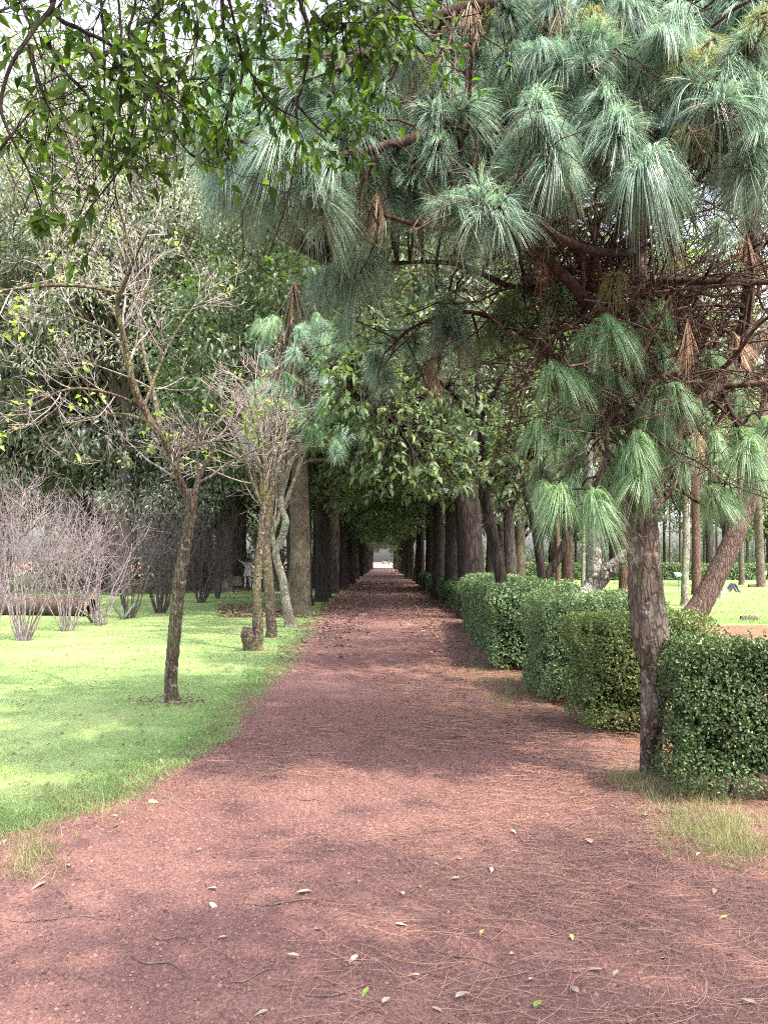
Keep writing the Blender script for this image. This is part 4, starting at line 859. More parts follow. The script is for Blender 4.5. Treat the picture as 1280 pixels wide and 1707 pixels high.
# ------------------------------------------------------------------ BARE SHRUBS
def shrub(label, px, py, hpx, wpx, seed, mat, stems=22, fine=True, thick=1.0):
    base = gr(px, py); d = base[1]; h = hpx * d / F; wd = wpx * d / F; r = np.random.default_rng(seed)
    t = thing('bare_shrub', label, 'shrub', base); h *= r.uniform(.9, 1.1); wd *= 1.25
    n = stems; az = r.uniform(0, 6.28, n); q = r.uniform(.05, 1, n) ** .6; L = h * r.uniform(.6, 1.0, n); K = 8
    d_ = nrm(np.stack([np.cos(az) * q * wd / h * 1.05, np.sin(az) * q * wd / h * .8, np.ones(n)], -1))
    P = np.zeros((n, K, 3)); P[:, 0] = np.stack([np.cos(az) * .10 * q, np.sin(az) * .10 * q, np.full(n, -.02)], -1)
    for i in range(1, K):
        d_ = nrm(d_ + r.normal(size=(n, 3)) * .11 + np.array([0, 0, .03])); P[:, i] = P[:, i - 1] + d_ * (L / (K - 1))[:, None]
    rad = np.linspace(1, .3, K)[None] * r.uniform(.010, .022, (n, 1)) * thick
    for i in range(min(n, 40)):
        obj('stem', make_mesh('shrub_stem', [tubes(P[i:i + 1], rad[i:i + 1], 6)], mat), t)
    a1, b1 = spawn(r, P, rad, 5, (h * .2, h * .5), (20, 60), (.25, 1), .55, 6, .14, (0, 0,   .07), rmin=.0045)
    a2, b2 = spawn(r, a1, b1, 3, (h * .1, h * .3), (20, 60), (.2, 1), .6, 5, .14, (0, 0, .05), rmin=.0032)
    pr = [tubes(a1, b1, 4), tubes(a2, b2, 3)]
    if fine:
        a3, b3 = spawn(r, a2, b2, 2, (h * .06, h * .18), (20, 60), (.2, 1), .7, 4, .14, (0, 0, .05), rmin=.0028); pr.append(tubes(a3, b3, 3))
    obj('twigs', make_mesh('shrub_twigs', pr, mat), t)
    return t
shrub('pale pinkish bare shrub with many thin stems, nearest of the left shrubs', 40, 1072, 270, 90, 1, B_PINK, 17)
shrub('pinkish bare shrub at the far left picture edge before the log', -12, 1050, 230, 70, 12, B_PINK, 12)
shrub('second pale bare shrub, in front of the hollow log', 112, 1056, 240, 70, 2, B_PINK, 14)
shrub('bare shrub with sunlit base at the open end of the log', 168, 1046, 220, 55, 3, B_PINK, 13)
shrub('dark bare shrub with spiky leaves at its foot', 215, 1034, 200, 65, 4, B_SHRUB, 14, True, 1.4)
shrub('dark bare shrub with thick forked stems left of the lawn tree', 266, 1025, 200, 75, 5, B_SHRUB, 14, True, 1.9)
shrub('dark bare shrub just right of the lawn tree trunk', 335, 1007, 170, 60, 6, B_SHRUB, 14, True, 1.6)
shrub('small dark bare shrub farthest right of the shrub group', 362, 1000, 120, 38, 7, B_SHRUB, 12, True, 1.4)

def spiky(label, px, py, size, n, seed):
    base = gr(px, py); r = np.random.default_rng(seed); t = thing('spiky_plant', label, 'plant', base)
    for i in range(n):
        a = r.uniform(0, 6.28); dr_ = np.array([math.cos(a) * .6, math.sin(a) * .6, r.uniform(.5, 1.4)])
        q, tn = blades(np.zeros((1, 3)), dr_[None], np.array([[dr_[0] * .3, dr_[1] * .3, -.15]]), size * r.uniform(.6, 1.1), .06, np.array([r.uniform(0, .7)]), 5)
        obj('leaf', make_mesh('spiky_leaf', [q], M_DARKL, attrs={'tone': tn}), t)
spiky('dark spiky plant between the two dark shrubs', 206, 1036, .75, 14, 1)
spiky('spiky plant at the foot of the bare shrub by the log end', 156, 1042, .6, 12, 2)

# hollow log
lb = gr(60, 1032); ld_ = 21.3
log = thing('fallen_log', 'long hollow fallen log lying behind the pale shrubs', 'log', lb)
r_in, r_out, Kl = .22, .30, 40
xs = np.linspace(at(-40, 1010, ld_)[0], at(158, 1010, ld_)[0], Kl)
pth = np.stack([xs - lb[0], np.full(Kl, ld_ + .3 - lb[1]) - .5 * np.linspace(0, 1, Kl) ** 2, np.full(Kl, .30)], -1)
outr = trunk(pth, [r_out * 1.05, r_out, r_out * 1.05], Kl, 22, .06, 0, 4); inr = trunk(pth, [r_in, r_in, r_in], Kl, 22, .05, 0, 4)
ring = np.concatenate([outr[0][0][-22:], inr[0][0][-22:]]); rf = np.array([[i, (i + 1) % 22, 22 + (i + 1) % 22, 22 + i] for i in range(22)])
obj('bark', make_mesh('log_bark', outr, B_GREYP), log); obj('hollow', make_mesh('log_hollow', inr, B_DARK), log); obj('cut_rim', make_mesh('log_rim', [(ring, rf)], M_CUT), log)

# ------------------------------------------------------------------ OVERHANGING BRANCHES, TOP LEFT
ob = np.array([-3.3, 0.9, 0])
ot = thing('overhanging_tree', 'glossy-leaved tree whose dark drooping branches hang into the upper left', 'tree', ob)
obj('trunk', make_mesh('overhanging_trunk', trunk(np.array([(0, 0, -.05), (.05, .05, 1.5), (.0, .2, 3.0), (.3, .6, 4.2), (.9, 1.2, 5.2)]), [.2, .17, .15, .11, .05], 60, 18, .1, .35, 15), B_MOSSY), ot)
OB = [
    [(92, -10, 3.2), (60, 45, 3.1), (25, 97, 3.0), (8, 140, 3.0), (2, 180, 3.0), (12, 212, 3.0), (30, 250, 3.0), (50, 290, 3.0), (72, 360, 3.0)],
    [(88, 10, 3.2), (137, 50, 3.15), (175, 68, 3.1), (225, 105, 3.1), (265, 147, 3.1), (330, 192, 3.1)],
    [(145, 55, 3.15), (155, 92, 3.1), (178, 117, 3.1), (200, 150, 3.1), (205, 170, 3.1)],
    [(268, -20, 3.3), (270, 12, 3.3), (247, 50, 3.25), (241, 132, 3.2)],
    [(80, 70, 3.1), (107, 117, 3.1), (147, 160, 3.1), (153, 195, 3.1), (162, 245, 3.1)],
    [(51, 75, 3.0), (58, 115, 3.0), (72, 155, 3.0), (102, 220, 3.0)],
    [(370, -20, 3.4), (375, 50, 3.4), (415, 115, 3.4), (450, 170, 3.4), (505, 202, 3.4)],
    [(495, -20, 3.5), (515, 60, 3.5), (505, 140, 3.5), (495, 175, 3.5), (495, 240, 3.5), (480, 330, 3.5), (450, 420, 3.5)],
    [(495, 175, 3.5), (540, 220, 3.5), (595, 240, 3.6)],
    [(565, -20, 3.5), (575, 95, 3.5)],
    [(600, -20, 3.6), (640, -5, 3.6), (700, 48, 3.6), (740, 86, 3.6)],
    [(265, 150, 3.1), (300, 235, 3.1), (340, 275, 3.1)],
    [(405, 110, 3.4), (385, 170, 3.4), (372, 225, 3.4)],
    [(241, 132, 3.2), (225, 200, 3.15), (207, 270, 3.1), (155, 342, 3.05), (127, 385, 3.05)],
    [(265, 20, 3.25), (276, 80, 3.2), (262, 150, 3.2), (240, 235, 3.2), (228, 260, 3.2)],
    [(170, -20, 3.2), (173, 60, 3.2), (175, 150, 3.2), (172, 250, 3.2), (172, 300, 3.2)],
    [(195, -20, 3.2), (203, 80, 3.15), (200, 190, 3.1), (188, 240, 3.1), (195, 335, 3.1)],
    [(320, -20, 3.3), (330, 60, 3.3), (300, 120, 3.2), (255, 150, 3.2)],
    [(430, -20, 3.4), (440, 40, 3.4), (400, 100, 3.4), (350, 130, 3.3), (310, 160, 3.3)],
    [(-40, 30, 2.9), (10, 15, 3.0), (60, -10, 3.1), (110, -40, 3.2)],
    [(0, 250, 2.9), (20, 225, 2.9), (60, 180, 3.0), (110, 160, 3.0)],
    [(640, -20, 3.6), (620, 40, 3.6), (600, 130, 3.6)],
    [(540, -20, 3.5), (560, 30, 3.5), (620, 70, 3.55)],
    [(30, -20, 3.0), (50, 40, 3.0), (75, 120, 3.0), (70, 180, 3.0)],
    [(225, -20, 3.2), (215, 60, 3.2), (230, 120, 3.2), (260, 190, 3.2), (282, 250, 3.2)],
]
OB += [[(q_, -45, 3.15 + q_ / 1600), (q_ + 14 * math.sin(q_), -8, 3.15 + q_ / 1600), (q_ + 24 * math.sin(q_ * 2.1), 42 + 18 * math.sin(q_ * 1.3), 3.12 + q_ / 1600)] for q_ in range(110, 640, 66)]
OBp = [path3(b_) for b_ in OB]
BOUGH = resample([(-2.75, 1.75, 4.7), (-2.1, 2.45, 4.75), (-1.4, 2.85, 4.5), (-.7, 3.05, 4.45), (.1, 3.35, 4.42), (.5, 3.6, 4.3)], 60)
for i, p in enumerate(OBp):
    r0 = .0105 if i < 8 else .006
    rd = [r0 * (1 - .7 * k / (len(p) - 1)) for k in range(len(p))]
    if p[0][2] > at(0, 0, 3)[2] - .02:      # starts above the frame: carry it up to a bough
        hb = BOUGH[np.argmin(np.abs(BOUGH[:, 0] - p[0][0] + .12 * math.sin(i * 3.7)))]
        p = np.vstack([hb, (hb + p[0]) / 2 + np.array([.05 * math.sin(i), .03, .03]), p]); rd = [r0 * 1.5, r0 * 1.2] + rd
    obj('branch', make_mesh('drooping_branch', [trunk(p - ob, rd, 8 * len(p), 7, .12, 0, 500 + i)[0]], B_OVER), ot)
obj('bough', make_mesh('bough', [trunk(np.vstack([[(.3, .6, 4.2)], BOUGH[::6] - ob]), [.075, .07, .06, .05, .045, .04, .034, .03, .025, .018, .008], 60, 9, .1, 0, 9)[0]], B_OVER), ot)
LF = [leaf_shape('leaf', M_OVER, 600 + i, 1.0, .46) for i in range(7)]
g = np.random.default_rng(91)
A = np.array([resample(p, 12) for p in OBp]); B = np.full(A.shape[:2], .005)
t1, q1 = spawn(g, A, B, 14, (.10, .36), (25, 75), (.12, 1), .5, 6, .16, (0, 0, -.06), keep_len=False, rmin=.0017)
t2, q2 = spawn(g, t1, q1, 2, (.05, .14), (25, 65), (.3, 1), .7, 5, .16, (0, 0, -.05), keep_len=False, rmin=.0013)
obj('twigs', make_mesh('overhang_twigs', [tubes(t1 - ob, q1, 4), tubes(t2 - ob, q2, 3)], B_OVER), ot)
cand = []
def img(p):
    v_ = p - np.array([0, 0, EYE]); dz = v_ @ _fw; return CX + F * v_[0] / dz, CY - F * (v_ @ _up) / dz
for tws, kk in ((t1, 2), (t2, 2), (A, 2)):
    for tt in tws:
        px, py = img(tt[-1])
        dens = .5 if px < 300 else (.68 if px < 520 else .8)
        dens *= 1.0 if py < 290 or (40 < px < 150 and py > 330) else .22
        if g.uniform() > dens: continue
        dr_ = nrm(tt[-1] - tt[-2])
        for k in range(g.integers(1, 4)):
            sd = g.normal(size=3); cand.append((tt[-1] - dr_ * .035 * k, nrm(dr_ * .6 + sd * .7 + np.array([0, 0, -.45])), nrm(g.normal(size=3) * .45 + np.array([0, -1., .45]))))
for _ in range(16):
    tip = at(78 + g.normal() * 18, 368 + g.normal() * 9, 3.03); cand.append((tip, nrm(np.array([g.normal(), g.normal() * .4, -.6])), nrm(np.array([g.normal() * .3, -1, .5]))))
g.shuffle(cand)
print('overhang leaves', len(cand))
vis = []
for c in cand:
    px, py = img(c[0])
    if 0 < px < 700 and -15 < py < 420: vis.append(c)
show = vis[:300]; ids = {id(c) for c in show}; rest = [c for c in cand if id(c) not in ids]
for p, dd, uu in show:
    o = obj('leaf', LF[g.integers(7)], ot, p - ob); o.rotation_euler = basis_euler(dd, uu); s_ = g.uniform(.045, .075); o.scale = (s_,) * 3
if rest:
    P = np.array([c[0] for c in rest]) - ob; D = np.array([c[1] for c in rest]); U = np.array([c[2] for c in rest])
    q, tn = leaves(P, D, U, .07, .033, g.uniform(0, 1, len(P)))
    obj('foliage', make_mesh('overhang_foliage', [q], M_OVER, attrs={'tone': tn}), ot)['kind'] = 'stuff'
me, C = crown_mesh('overhang_crown', M_OVER, 33, (1.4, .5, 6.6), (2.6, 2.4, 1.2), 26, 60, .5, .09, .045, hollow=.2)
obj('crown', me, ot)
obj('limbs', make_mesh('overhang_limbs', [limb_tubes(C[::2], (.4, .6, 4.4), .03, 3)], B_OVER), ot)

sh = tree_kind('added_shade_tree', 'unseen leafy tree added beside the path right of the viewer, to shade the near gravel', 'tree', M_ASH, B_DARK, 240, 5.6, 3.2, .18, (-.5, .2, 5.2), (3.9, 2.1, 1.0), 84, 85, .42, .12, .08, droop=.3, hollow=.1)  # out-of-view tree, added to throw shade on the foreground
sh.location = (3.7, 0.7, 0)
# ------------------------------------------------------------------ GRASS, LITTER, GRAVEL
g = np.random.default_rng(5)
def scatter(nn, y0, y1, xf0, xf1, pw=1.6):
    y = y0 + (y1 - y0) * g.uniform(0, 1, nn) ** pw; u = g.uniform(0, 1, nn); return xf0(y) + (xf1(y) - xf0(y)) * u, y
Vp, Fp, Tp, off = [], [], [], 0
for nn, y0, y1, hh, wd, pw in ((120000, 3.9, 9.5, .042, .0055, 1.15), (90000, 9.5, 22, .05, .009, 1.3), (36000, 22, 41, .06, .02, 1.2)):
    x, y = scatter(nn, y0, y1, lambda y: -0.62 * y - .4, lambda y: edge_l(y) + .25, pw)
    edge = edge_l(y) - x
    keep = (edge > -.22 + .6 * fbm(x, y, 2.5) * g.uniform(0, 1, nn)) & ((fbm(x, y, 1.1) + (y - 3.9) * .30 + np.clip(edge, 0, 2) * .30) > .60 + .22 * g.uniform(0, 1, nn))
    x, y = x[keep], y[keep]; n_ = len(x)
    P = np.stack([x, y, np.full(n_, .03)], -1); D = np.array([0, 0, 1.]) + g.normal(size=(n_, 3)) * .45; D[:, 2] = np.abs(D[:, 2]) + .3
    bend = g.normal(size=(n_, 3)) * .35; bend[:, 2] = -np.abs(bend[:, 2])
    tone = np.clip(.5 * fbm(x + 40, y, .9) + .75 * (fbm(x, y + 20, 6.0) - .28) + g.normal(size=n_) * .2 + .18 * (g.uniform(0, 1, n_) > .93), 0, 1)
    q, tn = blades(P, D, bend, hh * g.uniform(.4, 1.3, n_) * (.5 + fbm(x + 9, y, 5.)), wd, tone, 1)
    Vp.append(q[0]); Fp.append(q[1] + off); Tp.append(tn); off += len(q[0])
tag(obj('grass', make_mesh('grass', [(np.concatenate(Vp), np.concatenate(Fp))], M_GRASS, smooth=False, attrs={'tone': np.concatenate(Tp)})), 'short bright green grass of the left lawn', 'grass', kind='stuff')
x, y = scatter(30000, 18.7, 48, lambda y: y * 0 + 4.6, lambda y: .55 * y, 1.2); n_ = len(x)
D = np.array([0, 0, 1.]) + g.normal(size=(n_, 3)) * .4; D[:, 2] = np.abs(D[:, 2]) + .3
q, tn = blades(np.stack([x, y, np.full(n_, .03)], -1), D, g.normal(size=(n_, 3)) * .2, .06, .02, np.clip(.45 + g.normal(size=n_) * .2, 0, 1), 1)
tag(obj('grass', make_mesh('right_grass', [q], M_GRASS, smooth=False, attrs={'tone': tn})), 'sunlit grass of the right lawn', 'grass', kind='stuff')
# sparse dry grass along the hedges and on the bare corner
P_ = []
for (px, py, sx, sy, nn) in [(860, 1145, 55, 26, 5200), (1060, 1310, 30, 14, 1500), (1190, 1390, 70, 22, 5200), (1240, 1420, 60, 18, 2600), (1130, 1330, 50, 14, 1500), (800, 1100, 25, 20, 2200), (50, 1430, 45, 22, 1500), (120, 1345, 90, 16, 2500), (1250, 1060, 60, 10, 2500), (1190, 1330, 60, 10, 900)]:
    c0 = np.array([gr(px + g.normal() * sx * .7, py + np.clip(g.normal(), -2.2, 2.2) * sy) for _ in range(nn // 20)])
    P_.append(np.repeat(c0, 12, 0) + g.normal(size=(len(c0) * 12, 3)) * .03)
P = np.concatenate(P_); P[:, 2] = .015; n_ = len(P); D = np.array([0, 0, 1.]) + g.normal(size=(n_, 3)) * .6; D[:, 2] = np.abs(D[:, 2]) + .25
q, tn = blades(P, D, g.normal(size=(n_, 3)) * .35, .05 * g.uniform(.4, 2.0, n_), .0035, np.clip(g.beta(1.5, 1.7, n_), 0, 1), 2)
tag(obj('grass', make_mesh('dry_grass', [q], M_STRAWG, smooth=False, attrs={'tone': tn})), 'sparse dry grass tufts along the path edges', 'grass', kind='stuff')
# fallen pine needles, thick on the right half of the path
Vp, Fp, Tp, off = [], [], [], 0
for nn, y0, y1, wd in ((8500, 2.2, 5.5, .0016), (14000, 5.5, 12, .0034)):
    y = y0 + (y1 - y0) * g.uniform(0, 1, nn); x = g.normal(.9, 1.25, nn) * 1.0
    keep = (x > edge_l(y) + .1) & (x < 4) & (fbm(x + 11, y, 1.0) + .16 * x + .1 > .42 + .3 * g.uniform(0, 1, nn)); x, y = x[keep], y[keep]; n_ = len(x)
    a = g.normal(0.0, .75, n_) + np.where(g.uniform(0, 1, n_) < .5, 0, np.pi) + 1.5 * (fbm(x, y, .8) - .5)
    D = np.stack([np.cos(a), np.sin(a), np.zeros(n_)], -1); bend = np.stack([-np.sin(a), np.cos(a), np.zeros(n_)], -1) * g.normal(size=(n_, 1)) * .25
    z = relief(x, y) + .003 + g.uniform(0, .012, n_)
    P = np.stack([x, y, z], -1); L = g.uniform(.08, .24, n_); rows = []
    sd = np.stack([-np.sin(a), np.cos(a), np.full(n_, .3)], -1)
    for k in range(5):
        t = k / 4; c = P + D * (L * t)[:, None] + bend * (L * t * t)[:, None]; c[:, 2] = relief(c[:, 0], c[:, 1]) + .003 + (z - relief(x, y)) * (1 - .3 * t)
        rows += [c + sd * wd * .5, c - sd * wd * .5]
    V = np.stack(rows, 1).reshape(-1, 3); i = np.arange(n_)[:, None] * 10
    Vp.append(V); Fp.append(np.concatenate([i + np.array([[2 * k, 2 * k + 1, 2 * k + 3, 2 * k + 2]]) for k in range(4)]) + off); off += len(V); Tp.append(np.repeat(g.beta(1.3, 2.0, n_), 10))
tag(obj('fallen_needles', make_mesh('fallen_needles', [(np.concatenate(Vp), np.concatenate(Fp))], M_STRAW, attrs={'tone': np.concatenate(Tp)})), 'dry brown pine needles strewn over the right half of the path', 'pine needles', kind='stuff')
# gravel
n_ = 75000; y = 2.0 + 6.5 * g.uniform(0, 1, n_) ** 1.5; x = edge_l(y) + (np.minimum(edge_r(y), .7 * y) - edge_l(y)) * g.uniform(0, 1, n_); s = g.uniform(.003, .0075, n_) * g.choice([.8, 1, 1, 1.3], n_) * (1 + .08 * y)
oc = np.array([[1, 0, 0], [0, 1, 0], [-1, 0, 0], [0, -1, 0], [0, 0, .8]]); V = oc[None] * s[:, None, None] * g.uniform(.6, 1.3, (n_, 5, 1)); ang = g.uniform(0, 6.28, n_); ca, sa = np.cos(ang)[:, None], np.sin(ang)[:, None]
V = np.stack([V[..., 0] * ca - V[..., 1] * sa, V[..., 0] * sa + V[..., 1] * ca, V[..., 2]], -1) + np.stack([x, y, relief(x, y) - .001], -1)[:, None]
i = np.arange(n_)[:, None] * 5; Fc = np.concatenate([i + np.array([[k, (k + 1) % 4, 4]]) for k in range(4)])
M_GRAV = leaf_mat('gravel_grains', (0.06, 0.032, 0.028), (0.225, 0.12, 0.105), 0, .9, objvar=0, cc=(.26, .16, .135), spec=.1)
tag(obj('gravel', make_mesh('gravel', [(V.reshape(-1, 3), Fc)], M_GRAV, smooth=False, attrs={'tone': np.repeat(g.beta(1.6, 2.2, n_), 5)})), 'loose reddish volcanic gravel covering the path', 'gravel', kind='stuff')
# leaf litter under the alley and the mulch patch
n_ = 5200; y = 12 + 45 * g.uniform(0, 1, n_) ** 1.4; x = g.uniform(-2.3, 2.3, n_); k_ = (np.abs(x) > .8 * g.uniform(0, 1, n_)) & (g.uniform(0, 1, n_) < np.clip((y - 11) / 8, 0, 1)); x, y = x[k_], y[k_]
c0 = np.array([gr(440 + 75 * g.uniform(-1, 1), 1021 + 12 * g.uniform(-1, 1)) for _ in range(2600)])
yl = 4.3 + 22 * g.uniform(0, 1, 900) ** 1.5; xl = edge_l(yl) - np.abs(g.normal(size=900)) * (1.2 + .18 * yl); tb = gr(285, 1178)
rg = np.stack([tb[0] + g.normal(size=160) * .22, tb[1] + g.normal(size=160) * .22, np.full(160, .065)], -1)
P = np.concatenate([np.stack([x, y, relief(x, y) + .01], -1), c0 * [1, 1, 0] + [0, 0, .075], np.stack([xl, yl, np.full(900, .07)], -1), rg]); n_ = len(P)
q, tn = leaves(P, rdir(g, n_) * [1, 1, .3], rdir(g, n_) * .4 + [0, 0, 1], np.where(np.arange(n_) < len(x) + 2600, g.uniform(.06, .13, n_), g.uniform(.025, .07, n_)), np.where(np.arange(n_) < len(x) + 2600, .06, .025), g.beta(1.3, 2.2, n_))
tag(obj('leaf_litter', make_mesh('leaf_litter', [q], M_LITTER, smooth=False, attrs={'tone': tn})), 'brown leaf litter under the alley trees and beside the bare trees', 'leaf litter', kind='stuff')

# single fallen leaves and sticks
FL = {k: [leaf_shape('fallen_leaf', mt, 700 + i + j * 9, 1, .45) for i in range(4)] for j, (k, mt) in enumerate((('d', M_DRYLEAF), ('g', M_GREENLEAF), ('y', M_YELLEAF)))}
def fleaf(px, py, L, kind, label, group=None, tilt=.12):
    p = gr(px, py); o = obj('fallen_leaf', FL[kind][g.integers(4)], None, (p[0], p[1], relief(p[0], p[1]) + .012))
    o.rotation_euler = (g.normal() * tilt, g.normal() * tilt, g.uniform(0, 6.28)); o.scale = (L * .85,) * 3
    return tag(o, label, 'leaf', group)
fleaf(890, 1698, .07, 'g', 'bright green fallen leaf at the bottom centre-right of the path')
fleaf(614, 1662, .06, 'g', 'small dark green fallen leaf near the bottom middle of the path')
fleaf(247, 1347, .08, 'y', 'yellow-green folded leaf lying where the grass thins out', tilt=.5)
fleaf(78, 1481, .10, 'd', 'large pale leaf on the sunlit soil at the lower left')
fleaf(520, 1496, .095, 'd', 'largest pale leaf near the middle of the path')
fleaf(985, 1418, .11, 'd', 'long curved pale leaf among the needles on the right')
fleaf(1075, 1370, .085, 'd', 'pale leaf at the edge of the dry grass by the near hedge')
fleaf(1187, 1416, .085, 'd', 'pale leaf lying in the dry grass strip')
fleaf(952, 1572, .05, 'y', 'small yellow leaf on the dark needle-strewn part of the path')
fleaf(1213, 1541, .06, 'y', 'yellow leaf beside the sunlit patch at the right edge')
fleaf(805, 1566, .05, 'y', 'small yellow-green leaf in the middle of the dark gravel')
fleaf(910, 1263, .08, 'g', 'dull green leaf on the path near the pine trunk')
fleaf(525, 1562, .075, 'd', 'upright pale leaf right of the orange sunlit patch', tilt=.6)
for (px, py) in [(348, 1520), (365, 1495), (725, 1448), (768, 1444), (820, 1458), (672, 1503), (703, 1490), (770, 1474), (1060, 1489), (1150, 1400), (600, 1610), (362, 1580), (500, 1610), (1030, 1630), (963, 1670), (1000, 1630), (850, 1608), (700, 1640), (758, 1680), (15, 1410), (80, 1432), (115, 1455), (185, 1370), (192, 1390), (560, 1428), (334, 1427), (850, 1395), (1192, 1495), (640, 1690), (450, 1700), (720, 1693), (1165, 1433), (660, 1555), (880, 1650), (1100, 1610), (1260, 1690)]:
    fleaf(px + g.uniform(-4, 4), py, g.uniform(.045, .075), 'd', 'small pale dry leaf lying flat on the reddish path', 'small dry leaves scattered on the path')
M_STICK = flat_mat('dead_stick', (.13, .085, .065), .85, .4, 40)
SL = ['short stick on the path edge below the near lawn', 'tiny stick beside the orange sunlit patch left of centre', 'long slightly curved stick at the bottom centre', 'dark stick left of centre on the shaded gravel', 'stick lying in the middle of the mid path', 'bent stick at the bottom left', 'long thin stick with a forked end left of the middle', 'tiny stick in the middle of the pink gravel', 'tiny dark stick right of the path middle before the pine', 'stick near the bottom pointing towards the viewer', 'stick among the needles on the right of the path', 'long stick lying slantwise right of the bottom middle', 'long straight stick near the left edge']
for q_, (px, py, L, a) in enumerate([(310, 1280, .22, 0.1), (440, 1290, .1, 0), (580, 1665, .3, .25), (285, 1577, .16, -.2), (515, 1342, .18, -.3), (260, 1620, .25, -.4), (480, 1515, .4, .1), (565, 1362, .1, .1), (905, 1318, .1, 0), (425, 1640, .2, .5), (1040, 1560, .25, .3), (780, 1610, .3, -.6), (95, 1545, .4, .05)]):
    p = gr(px, py); u = np.linspace(-.5, .5, 8); P = np.stack([p[0] + u * L * math.cos(a), p[1] + u * L * math.sin(a) + .02 * np.sin(u * 7), np.zeros(8)], -1); P[:, 2] = relief(P[:, 0], P[:, 1]) + .006
    c0 = np.array([p[0], p[1], 0]); o = obj('fallen_stick', make_mesh('stick', trunk(P - c0, [.002, .0032, .003, .0015], 14, 6, .12, 0, int(px)), M_STICK), None, c0)
    tag(o, SL[q_], 'stick', 'sticks fallen on the path')

# ------------------------------------------------------------------ SMALL THINGS ON THE RIGHT LAWN
def prism(w_, d_, h_, bev=.02, top=1.0):
    x, y = w_ / 2, d_ / 2; rings = [(x - bev, y - bev, 0), (x, y, bev), (x * top, y * top, h_ - bev), (x * top - bev, y * top - bev, h_)]
    V, Fc = [], []
    for (a, b_, z) in rings: V += [(-a, -b_, z), (a, -b_, z), (a, b_, z), (-a, b_, z)]
    for k in range(3): Fc += [[4 * k + i, 4 * k + (i + 1) % 4, 4 * k + 4 + (i + 1) % 4, 4 * k + 4 + i] for i in range(4)]
    Fc += [[3, 2, 1, 0], [12, 13, 14, 15]]
    return np.array(V, float), np.array(Fc)
M_STONE = flat_mat('weathered_concrete', (.34, .30, .26), .85, .25, 15)
M_SIGNG = flat_mat('green_sign_metal', (.05, .12, .07), .4, .1, 5, 0); M_SIGNW = flat_mat('pale_sign_face', (.20, .30, .21), .4, .1, 8, 0)
b_ = gr(1197, 998); t = thing('tree_stump', 'pale upright tree stump right of the leaning pine', 'stump', b_)
obj('bark', make_mesh('stump_bark', trunk([(0, 0, -.03), (0, 0, .3), (.01, 0, .62)], [.21, .19, .17], 26, 18, .08, .2, 8), B_LICH), t)
top = trunk([(0, 0, -.03), (0, 0, .3), (.01, 0, .62)], [.21, .19, .17], 26, 18, .08, .2, 8, cap=True)[1]; obj('cut_top', make_mesh('stump_top', [top], M_CUT), t)
for (px, py, L, rad_, lb_) in [(1248, 1036, .42, .075, 'short cut log lying on the right lawn'), (1255, 980, .55, .11, 'dark log lying at the foot of the far leaning trunk')]:
    b_ = gr(px, py); t = thing('cut_log', lb_, 'log', b_)
    pp = [(-L / 2, 0, rad_), (0, .02, rad_ * 1.1), (L / 2, .05, rad_)]
    a_ = trunk(pp, [rad_ * .85, rad_, rad_ * .9], 20, 14, .1, 0, 3, cap=True); obj('bark', make_mesh('log_bark', [a_[0]], B_PINE), t); obj('cut_end', make_mesh('log_end', [a_[1]], M_CUT), t)
for (px, py, rz, lb_) in [(1131, 984, .5, 'thin green lawn sign left of the slim speckled trunk'), (1270, 978, -.5, 'thin green lawn sign at the far right beside a trunk')]:
    b_ = gr(px, py); t = thing('park_sign', lb_, 'sign', b_, rz=rz)
    obj('post', make_mesh('sign_post', [tubes(np.array([[(0, 0, -.02), (0, 0, .4), (0, .02, .8)]]), np.full((1, 3), .025), 8)], M_SIGNG), t)
    V, Fc = prism(.5, .34, .03, .006); cs, sn = math.cos(.6), math.sin(.6)
    V = np.stack([V[:, 0], V[:, 1] * cs - V[:, 2] * sn, V[:, 1] * sn + V[:, 2] * cs + .82], -1); obj('panel', make_mesh('sign_panel', [(V, Fc)], M_SIGNW, smooth=False), t)
b_ = gr(1246, 968); t = thing('stone_pillar', 'beige stone pillar standing before the far hedge', 'pillar', b_)
obj('shaft', make_mesh('pillar_shaft', [prism(.5, .4, .75)], M_STONE, False), t); V, Fc = prism(.58, .48, .14); obj('cap', make_mesh('pillar_cap', [(V + [0, 0, .752], Fc)], M_STONE, False), t)
b_ = gr(393, 977); t = thing('concrete_block', 'low concrete block beside the person in white', 'block', b_)
obj('body', make_mesh('block_body', [prism(.72, .5, .5, .03, .95)], M_STONE, False), t); V, Fc = prism(.78, .56, .08); obj('cap', make_mesh('block_cap', [(V + [0, 0, .503], Fc)], M_STONE, False), t)

